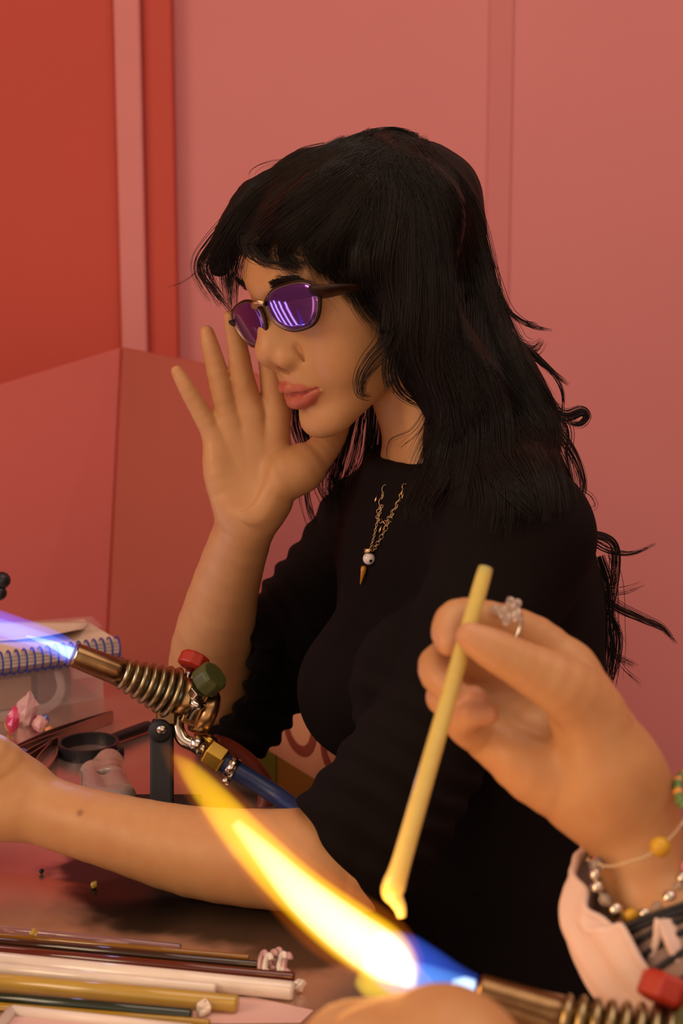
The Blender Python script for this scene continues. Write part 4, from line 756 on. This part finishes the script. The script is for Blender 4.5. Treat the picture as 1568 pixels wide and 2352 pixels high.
lay('long white glass rod lying beside the oxblood one', (0, 2208), (674, 2276), 20, G_wht); lay('shorter white glass rod between the long white and olive yellow rods', (0, 2226), (496, 2272), 14, G_wht, .002)
lay('thick olive yellow glass rod on the table', (0, 2256), (546, 2306), 19, G_yel)
lay('bottle green glass rod beside the ochre one', (0, 2292), (440, 2332), 14, G_grn); lay('ochre glass rod beside the bottle green one, at the tray', (0, 2312), (482, 2350), 9, G_oli)
M_tray = mat('pale_pink_plastic', srgb(214, 178, 172), .4, noise=(30, srgb(206, 168, 162), .5, 2)); M_white = mat('white_plastic', srgb(232, 220, 208), .35, noise=(30, srgb(222, 210, 198), .5, 2))
def flat_poly(name, pts, z, th, m, label=None, cat=None, parent=None, bev=.0006):
    q = [PT(x, y, TZ + z) for x, y in pts]; n = len(q); V = q + [p + np.array([0, 0, th]) for p in q]; F = [list(range(n))[::-1], list(range(n, 2 * n))] + [[i, (i + 1) % n, n + (i + 1) % n, n + i] for i in range(n)]
    o = vf_obj(name, [(V, F)], m, parent, False); bmx = bmesh.new(); bmx.from_mesh(o.data); bmesh.ops.recalc_face_normals(bmx, faces=bmx.faces); bmx.to_mesh(o.data); bmx.free()
    if bev: bevel(o, bev, 2)
    return tag(o, label, cat) if label else o
flat_poly('paper_strip', [(-160, 2262), (585, 2292), (720, 2322), (690, 2350), (470, 2352), (-200, 2310)], .0002, .0006, M_tray, 'pale pink paper sheet lying under the olive and green rods', 'paper')
tr_o = empty('plastic_tray', tuple(PT(200, 2420)), 'shallow white rimmed tray with pinkish bottom near the ochre rod', 'tray')
flat_poly('tray_floor', [(30, 2330), (440, 2372), (560, 2600), (-160, 2560)], .0008, .002, M_tray, parent=tr_o)
for a, b in (((28, 2322), (440, 2366)), ((28, 2322), (-170, 2560)), ((440, 2366), (570, 2600)), ((-170, 2560), (570, 2600))): tube('tray_rim', [PT(*a, TZ + .004), PT(*b, TZ + .004)], .0036, M_white, tr_o, 10)
def shard(c, r, seed, m, name, label, cat, z=None, k=1.0):   # lumpy piece of glass
    rs = np.random.default_rng(seed); V, F = ball_vf((0, 0, 0), r, (.2, .1, 1), 6, 8, k); V = V * (1 + rs.normal(0, .16, (len(V), 1))); V = V * .85; V = V - [0, 0, V[:, 2].min()]; return tag(vf_obj(name, [(V + c, F)], m, None, False), label, cat, 'loose bits of glass on the table' if 'glass' in name else None)
M_pinkg = glass('pink_white_glass', (.66, .38, .36), .15, .2)
tw = empty('twisted_glass', tuple(PT(632, 2222)), 'crumpled pink and white glass twist lying at the rods end', 'glass piece')
for i in range(6):
    x, y = 604 + i * 11, 2214 + 7 * math.sin(i * 1.7); c = PT(x, y + 8, TZ + .004); tube('coil', [c + .0055 * np.array([.35 * math.cos(t), .5 * math.sin(t), 0.2 + .9 * math.sin(t + .6)]) + np.array([0, 0, .003]) for t in np.linspace(0, 5.2, 10)], .0021, [M_pinkg, G_wht][i % 3 == 1], tw, 8, 24)
shard(PT(688, 2278), .0045, 4, G_wht, 'glass_chip', 'small white glass chip off the end of the long white rod', 'glass piece'); shard(PT(470, 2335), .006, 5, G_wht, 'glass_chip', 'pale glass chip on the end of the bottle green rod', 'glass piece')
shard(PT(78, 2152, TZ + .006), .003, 6, G_yel, 'glass_bead', 'tiny yellow glass bead on the amber rod', 'bead'); shard(PT(216, 2040), .003, 8, G_yel, 'glass_bead', 'tiny yellow glass bead lying on the scorched table patch', 'bead'); shard(PT(95, 2008), .0022, 9, M_black, 'soot_crumb', 'small black crumb on the bare table', 'crumb')
# ------------------------------------------------------------------ case, notebook, paper
M_clearp = mat('frosted_clear_plastic', (.78, .62, .56), .35, alpha=.16, noise=(30, (.74, .6, .54), .5, 2)); M_card = mat('brown_card', (.34, .19, .07), .8, noise=(60, (.28, .15, .05), .6, 3)); M_dark = mat('dark_rose_card', (.16, .07, .06), .7, noise=(60, (.12, .05, .045), .6, 3))
c0_, c1_ = PT(238, 1606), PT(-190, 1672); ev = (c1_ - c0_) / np.linalg.norm(c1_ - c0_); el = np.linalg.norm(c1_ - c0_); bk = np.cross(ev, [0, 0, 1.]); bk = bk if bk[1] > 0 else -bk; ch = .040
case = empty('plastic_case', tuple((c0_ + c1_) / 2), 'frosted clear plastic case with carrying handle under the spiral notebook', 'case')
cm = (c0_ + c1_) / 2 + bk * .045
def shell(c, a, b, h, th):
    L = [box_vf(c + [0, 0, th / 2], ev * a, bk * b, (0, 0, th / 2))]
    for s in (-1, 1): L += [box_vf(c + ev * (a - th / 2) * s + np.array([0, 0, h / 2]), ev * th / 2, bk * b, (0, 0, h / 2)), box_vf(c + bk * (b - th / 2) * s + np.array([0, 0, h / 2]), ev * a, bk * th / 2, (0, 0, h / 2))]
    return L
for i, vf in enumerate(shell(cm, el / 2, .045, ch, .0015)): vf_obj('case_bottom' if i == 0 else 'case_side', [vf], M_clearp, case, False)
bevel(vf_obj('lid', [box_vf(cm + np.array([0, 0, ch + .0015]), ev * (el / 2 + .002), bk * .047, (0, 0, .0018))], M_clearp, case, False), .001)
hb0 = lambda px, py, o=.010: PT(px, py, TZ) - bk * 0 
hp_ = [c0_ + ev * .048 - bk * .002 + np.array([0, 0, ch - .004]), c0_ + ev * .050 - bk * .014 + np.array([0, 0, .020]), c0_ + ev * .066 - bk * .022 + np.array([0, 0, .008]), c0_ + ev * .10 - bk * .024 + np.array([0, 0, .006]), c0_ + ev * .15 - bk * .022 + np.array([0, 0, .008]), c0_ + ev * .166 - bk * .014 + np.array([0, 0, .020]), c0_ + ev * .168 - bk * .002 + np.array([0, 0, ch - .004])]
tube('handle', hp_, .0052, M_clearp, case, 12, 50, .6); bevel(vf_obj('latch', [box_vf(c0_ + ev * .018 - bk * .002 + np.array([0, 0, ch - .006]), ev * .014, bk * .0015, (0, 0, .008))], M_clearp, case, False), .001)
tag(bevel(vf_obj('brown_box', [box_vf(cm + ev * .02 + np.array([0, 0, .018]) - bk * .012, ev * .042, bk * .026, (0, 0, .0155))], M_card, None, False), .001), 'brown cardboard box inside the frosted plastic case', 'box'); tag(bevel(vf_obj('dark_box', [box_vf(cm - ev * .048 + np.array([0, 0, .018]) - bk * .005, ev * .018, bk * .026, (0, 0, .0155))], M_dark, None, False), .001), 'dark rose box beside the brown one inside the frosted case', 'box')
M_paper = mat('paper', srgb(224, 206, 182), .8, noise=(40, srgb(214, 196, 172), .5, 3)); M_cover = mat('grey_cover', srgb(150, 120, 116), .6, noise=(40, srgb(140, 110, 106), .5, 3)); M_blue = mat('blue_coil_plastic', (.012, .03, .30), .3, noise=(40, (.01, .02, .22), .5, 2))
nz0 = ch + .0035; nb = empty('spiral_notebook', tuple(cm + np.array([0, 0, nz0])), 'spiral notebook with a blue coil lying on the frosted case', 'notebook')
nbc = cm - ev * .018 + bk * .004
for i in range(5): bevel(vf_obj('page_block' if i else 'back_cover', [box_vf(nbc + np.array([0, 0, nz0 + .0012 + i * .0036]), ev * (.098 - .001 * i), bk * .050, (0, 0, .0015))], M_paper if i else M_cover, nb, False), .0003, 1)
coil = []
cs = nbc - bk * .050 - ev * .098 + np.array([0, 0, nz0 + .0090])
for i in range(24): tube('coil_ring', [cs + ev * (.004 + .0081 * i + .0055 * (t / 6.283)) + .0118 * (math.cos(t) * bk + math.sin(t) * np.array([0, 0, 1])) for t in np.linspace(-2.2, 4.0, 18)], .0010, M_blue, nb, 8)
def sheet(label, cx, cy, z, w, h, rot, lift, m):
    u = math.cos(rot) * ev + math.sin(rot) * bk; v = np.cross([0, 0, 1.], u); n = 9; V = []
    for i in range(n):
        for j in range(n):
            a, b = i / 8 - .5, j / 8 - .5; V.append(nbc + cx * ev + cy * bk + a * w * u + b * h * v + np.array([0, 0, z + lift * max(0, (-a + b)) ** 2]))
    F = [[i * n + j, (i + 1) * n + j, (i + 1) * n + j + 1, i * n + j + 1] for i in range(n - 1) for j in range(n - 1)]
    o = vf_obj('paper_sheet', [(V, F)], m); md = o.modifiers.new('thick', 'SOLIDIFY'); md.thickness = .0004; return tag(o, label, 'paper')
sheet('cream paper sheet with a curled corner on the spiral notebook', -.03, .02, nz0 + .0190, .10, .08, .5, .012, M_paper); sheet('thin translucent sheet lying half under the cream paper', -.055, .03, nz0 + .0180, .09, .07, .2, .006, M_clearp)
# ------------------------------------------------------------------ tweezers, loupe, mould, bits of glass
M_twz = mat('brushed_tweezer_steel', (.52, .38, .32), .3, metal=1.0, noise=((300, 300, 300), (.42, .30, .25), .5, 2))
def tweezers(label, a, b, w, gap):
    pa, pb = PT(*a, TZ + .004), PT(*b, TZ + .004); v = pb - pa; L = np.linalg.norm(v); v /= L; s = np.cross(v, [0, 0, 1.]); t = empty('tweezers', tuple((pa + pb) / 2), label, 'tweezers', 'steel tweezers on the table')
    for k in (-1, 1):
        pts = [pa + s * k * .0008, pa + v * L * .2 + s * k * gap * .5, pa + v * L * .55 + s * k * gap, pa + v * L * .85 + s * k * gap * .55, pb + s * k * gap * .25]; g = cr(np.array([np.r_[p, r] for p, r in zip(pts, (w * .9, w, w * .9, w * .5, w * .12))]), 24)
        V = []
        for i, q in enumerate(g):
            up = np.array([0, 0, 1.]) ; V += [q[:3] + up * q[3] * e + s * .0006 * f for e in (-1, 1) for f in (-1, 1)]
        F = [[0, 1, 3, 2], [92, 94, 95, 93]]
        for i in range(23):
            o = i * 4; F += [[o, o + 2, o + 6, o + 4], [o + 1, o + 5, o + 7, o + 3], [o, o + 4, o + 5, o + 1], [o + 2, o + 3, o + 7, o + 6]]
        V = np.array(V); V[:, 2] += TZ + .0002 + w - (TZ + .004); bl_ = vf_obj('blade', [(V, F)], M_twz, t, False)
    return t
tweezers('long steel tweezers pointing at the coloured glass bits', (258, 1650), (10, 1735), .0060, .005); tweezers('steel tweezers crossing behind the purple bead', (130, 1705), (30, 1760), .0050, .004); tweezers('short steel tweezers lying open beside the black loupe', (135, 1700), (80, 1795), .0042, .008)
M_bpl = mat('black_plastic', (.010, .010, .011), .35, noise=(60, (.016, .016, .017), .5, 2))
lp = empty('loupe', tuple(PT(205, 1718)), 'black ring loupe with a handle lying beside the torch bracket', 'loupe'); lc = PT(203, 1716, TZ + .006); rx = 62 * 1.40 / FPX
vf_obj('ring', [(lambda g: (np.array([lc + np.array([math.cos(t) * (rx + o), math.sin(t) * (rx + o), z]) for t in np.linspace(0, 2 * math.pi, 48, endpoint=False) for o, z in ((0, -.0055), (.003, -.0055), (.003, .0055), (0, .0055))]), [[(i * 4 + j), (i * 4 + (j + 1) % 4), ((i + 1) % 48 * 4 + (j + 1) % 4), ((i + 1) % 48 * 4 + j)] for i in range(48) for j in range(4)]))(0)], M_bpl, lp, False)
lv = np.array([.60, .80, 0]); tube('handle', [lc + lv * rx, lc + lv * (rx + .008), lc + lv * (rx + .05), lc + lv * (rx + .056)], [.0035, .0055, .006, .004], M_bpl, lp, 12, 20, .8); tube('hinge', [lc + np.array([rx * .75, -.004, -.004]), lc + np.array([rx + .008, -.002, -.004])], .0045, M_bpl, lp, 10)
M_gel = mat('clear_beige_resin', (.62, .48, .36), .08, trans=.55, ior=1.45, coat=.5, noise=(60, (.54, .40, .28), .5, 2))
gm = [cone(PT(214, 1775, TZ + .012), PT(250, 1752, TZ + .012), .010, .011, .004), cone(PT(250, 1752, TZ + .012), PT(258, 1790, TZ + .012), .011, .011, .006), cone(PT(212, 1778, TZ + .012), PT(216, 1830, TZ + .012), .0105, .0115, .006), cone(PT(258, 1792, TZ + .012), PT(280, 1830, TZ + .012), .0115, .012, .006), cone(PT(222, 1840, TZ + .012), PT(272, 1842, TZ + .012), .0115, .012, .006), ell(PT(240, 1782, TZ + .018), (.006, .004, .012), None, .003, '-')]
V, F = polygonize(gm, .0011); tag(mesh_obj('resin_handle', np_mesh('resin_handle', V, F), M_gel), 'clear beige resin handle lying in front of the black loupe', 'handle')
bits = [((30, 1690), .0075, glass('hot_pink_glass', (.62, .03, .10)), 'hot pink glass piece among the coloured glass bits', 2.0), ((62, 1668), .011, glass('shell_pink_glass', (.78, .48, .44)), 'large shell pink glass piece with a point, behind the long tweezers', 1.6), ((92, 1682), .009, glass('pale_pink_glass', (.75, .42, .38)), 'pale pink glass piece next to the blue bit', 1.0), ((75, 1662), .006, glass('magenta_glass', (.6, .05, .16)), 'small magenta glass piece between pink pieces', 1.2), ((100, 1668), .006, glass('blue_glass', (.10, .14, .36)), 'blue glass bit beside the pale pink piece', 1.0), ((22, 1680), .005, glass('lemon_glass', (.62, .40, .03)), 'lemon yellow glass bit behind the hot pink piece', 1.3), ((112, 1686), .004, glass('peach_glass', (.72, .30, .10)), 'peach glass crumb at the edge of the coloured bits', 1.0), ((50, 1750), .0085, glass('purple_glass', (.30, .16, .52), .08, .4), 'purple glass bead under the tweezers', .8), ((68, 1772), .006, glass('smoky_glass', (.16, .10, .05), .1, .4), 'smoky brown glass bead beside the purple one', .8)]
for i, (p, r, m, lb, k_) in enumerate(bits): shard(PT(*p), r, 40 + i, m, 'glass_bead' if 'bead' in lb else 'glass_piece', lb, 'glass piece', k=k_)
# clamp arm that reaches in from beside the frame
arm = empty('holding_arm', tuple(PT(-160, 1560)), 'black jointed holding arm with round knob at the table side', 'holder'); ab = PT(-160, 1560)
vf_obj('foot', [lathe_vf([(0, .04), (.008, .04), (.012, .034)], ab, (0, 0, 1), 28)], M_bpl, arm); tube('post', [ab + [0, 0, .01], ab + [0, 0, .12], P(-90, 1350, 1.45), P(-10, 1352, 1.45)], .006, M_bpl, arm, 12, 30)
vf_obj('knob', [ball_vf(P(4, 1333, 1.45), .0085, RT, 8, 14)], M_bpl, arm); vf_obj('knob', [ball_vf(P(-2, 1362, 1.45), .0075, RT, 8, 14)], M_bpl, arm)
# ------------------------------------------------------------------ printed carton seen between the arms
dirc = np.array([-.50, .866, 0]); cc_ = P(690, 1760, 1.58); nn = np.array([-.866, -.5, 0]); cz = .775
M_oli = mat('olive_print', srgb(150, 108, 30), .7, noise=(30, srgb(140, 100, 26), .5, 2)); M_grn2 = mat('green_print', srgb(104, 112, 16), .7, noise=(30, srgb(96, 104, 14), .5, 2)); M_ltp = mat('peach_print', srgb(214, 154, 118), .7, noise=(30, srgb(206, 146, 112), .5, 2)); M_txt = mat('maroon_print', srgb(136, 62, 48), .7, noise=(30, srgb(128, 58, 44), .5, 2)); M_wp = mat('white_print', srgb(210, 196, 170), .7, noise=(30, srgb(200, 186, 160), .5, 2))
fc = np.array([cc_[0], cc_[1], 0]); carton = empty('printed_carton', tuple(fc - nn * .06), 'tall olive and green carton with a peach band of maroon letters behind the arms', 'carton')
bevel(vf_obj('carton_body', [box_vf(fc - nn * .071 + dirc * -.01 + np.array([0, 0, cz / 2]), dirc * .13, nn * .07, (0, 0, cz / 2))], M_oli, carton, False), .002)
def face(name, s0, s1, z0, z1, m, lift=.0006): return vf_obj(name, [box_vf(fc + dirc * (s0 + s1) / 2 + nn * lift * .5 + np.array([0, 0, (z0 + z1) / 2]), dirc * (s1 - s0) / 2, nn * lift * .5, (0, 0, (z1 - z0) / 2))], m, carton, False)
zb = cc_[2] - .004
face('peach_band', -.14, .12, zb, zb + .10, M_ltp); face('green_panel', .055, .095, .02, zb, M_grn2); face('white_panel', .095, .12, .02, zb, M_wp)
cu = bpy.data.curves.new('lettering', 'FONT'); cu.body = 'MOU'; cu.size = .098; cu.extrude = .0003; cu.offset = .0012; cu.align_x = 'CENTER'; to = bpy.data.objects.new('lettering', cu); C.objects.link(to)
Mx = Matrix(); Mx.col[0] = Vector((*(-dirc), 0)); Mx.col[1] = Vector((0, 0, 1, 0)); Mx.col[2] = Vector((*nn, 0)); Mx.col[3] = Vector((*(fc + dirc * .004 + nn * .0012 + np.array([0, 0, zb + .018])), 1))
dg = bpy.context.evaluated_depsgraph_get(); me = bpy.data.meshes.new_from_object(to.evaluated_get(dg)); bpy.data.objects.remove(to); me.transform(Mx); me.materials.clear(); mesh_obj('lettering', me, M_txt, carton, False)
tag(bevel(vf_obj('cream_box', [box_vf(np.array([*P(600, 1440, 1.95)[:2], .40]), RT * .09, np.array([0, .05, 0]), (0, 0, P(600, 1386, 1.95)[2] / 2)) ], M_paper, None, False), .003), 'tall cream box standing by the back wall behind the elbow', 'box')
bpy.data.objects['cream_box'].location.z += P(600, 1386, 1.95)[2] / 2 - .40
# ------------------------------------------------------------------ necklace
necklace = empty('necklace', tuple(P(850, 1285, 1.13)), 'fine gold chain necklace with a white spotted bead and an amber spike', 'necklace')
KN = [q for q in kn]
def on_knit(px, off=.0015):
    px = np.array(px, float); r = FW + (px[:, :1] - 784) / FPX * RT + (1176 - px[:, 1:2]) / FPX * UPV; t = np.full(len(px), 1.0)
    for _ in range(60): t += sdf(KN, CAM + r * t[:, None]) * .8
    return CAM + r * (t - off)[:, None]
def chain_links(px, n, r, wire, alt=True):
    c = on_knit(cr(np.array(px, float), n)); c = cr(c, n)
    for i in range(n - 1):
        a, b = c[i], c[i + 1]; v = (b - a); L = np.linalg.norm(v); v /= L; w = np.cross(v, FW); w /= np.linalg.norm(w); u = np.cross(v, w); s = w if (i % 2 == 0 or not alt) else u * .8 + w * .3
        tube('link', [(a + b) / 2 + math.cos(t) * v * L * .62 + math.sin(t) * s * r for t in np.linspace(0, 2 * math.pi, 13)], wire, M_gold, necklace, 5)
chain_links([(884, 1115), (872, 1165), (868, 1190), (885, 1200), (900, 1180), (918, 1148), (930, 1112)], 22, .0017, .00034)
chain_links([(878, 1160), (866, 1200), (858, 1235), (850, 1262)], 18, .0008, .00030); chain_links([(918, 1150), (895, 1195), (872, 1240), (856, 1265)], 15, .0015, .00032)
for x, y in ((866, 1138), (926, 1122), (928, 1130), (885, 1205), (876, 1208)):
    q = on_knit([(x, y), (x - 5, y + 16)]); tube('gold_drop', [q[0], q[0] * .4 + q[1] * .6, q[1]], [.0003, .0012, .0006], M_gold, necklace, 6)
bc = on_knit([(847, 1283), (836, 1300), (833, 1318), (827, 1343)], .0045); M_beadw = mat('white_bead', (.72, .66, .62), .25, coat=.4, noise=(100, (.66, .6, .56), .4, 2)); M_amb2 = mat('amber_spike', (.55, .24, .02), .12, coat=.5, trans=.2, noise=(100, (.45, .18, .02), .4, 2))
bd = vf_obj('bead', [ball_vf(bc[0], .0049, UPV, 14, 20)], M_beadw, necklace)
for sx, sy, rr in ((-8, -8, 2.6), (4, 5, 4.2), (-10, 10, 1.5)):
    q = camvec((sx, -sy, math.sqrt(max(1, 14.0 ** 2 - sx * sx - sy * sy)))); q /= np.linalg.norm(q); sp_ = vf_obj('spot', [ball_vf(bc[0] + q * .0046, rr * 1.13 / FPX, q, 6, 12, .35)], M_bpl, bd); sp_.location = (0, 0, 0)
tube('spike', [bc[1], bc[1] * .75 + bc[2] * .25, bc[2], bc[3]], [.0012, .0024, .0019, .0003], M_amb2, necklace, 10, 20); vf_obj('crown_cap', [lathe_vf([(0, .0042), (.002, .0036), (.0035, .0042)], bc[0] + UPV * .0042, UPV, 14)], M_gold, necklace)
# ------------------------------------------------------------------ added lamp out of view, for lens streaks and light from the left
M_tube = mat('lamp_tube', (.9, .9, .95), .3, emit=((.86, .82, 1.0), 5.0), noise=(10, (.85, .85, .9), .3, 1))
lc0 = P(597, 702, 1.153) + camvec((-.82, -.42, -.2)) * .55
wl = empty('added_streak_lamp', (lc0[0], lc0[1], TZ), 'added unseen lamp with four upright white tubes, for streaks in the lenses', 'lamp')
bevel(vf_obj('lamp_foot', [box_vf((lc0[0], lc0[1], TZ + .008), (.03, .05, 0), (-.07, .05, 0), (0, 0, .008))], M_bpl, wl, False), .003)
for i in range(4):
    q = lc0 + (i - 1.5) * np.array([-.030, .040, 0]); tube('tube', [(q[0], q[1], TZ + .02), (q[0], q[1], TZ + .24)], .006, M_tube, wl, 14); vf_obj('socket', [lathe_vf([(0, .009), (.008, .009)], (q[0], q[1], TZ + .014), (0, 0, 1), 16)], M_bpl, wl)
stool(np.array([pel[0] + .02, pel[1], .475 - .02]), 'black round stool under the person with sunglasses'); stool(np.array([.50, .445, .46]), 'black round stool under the person holding the rod')
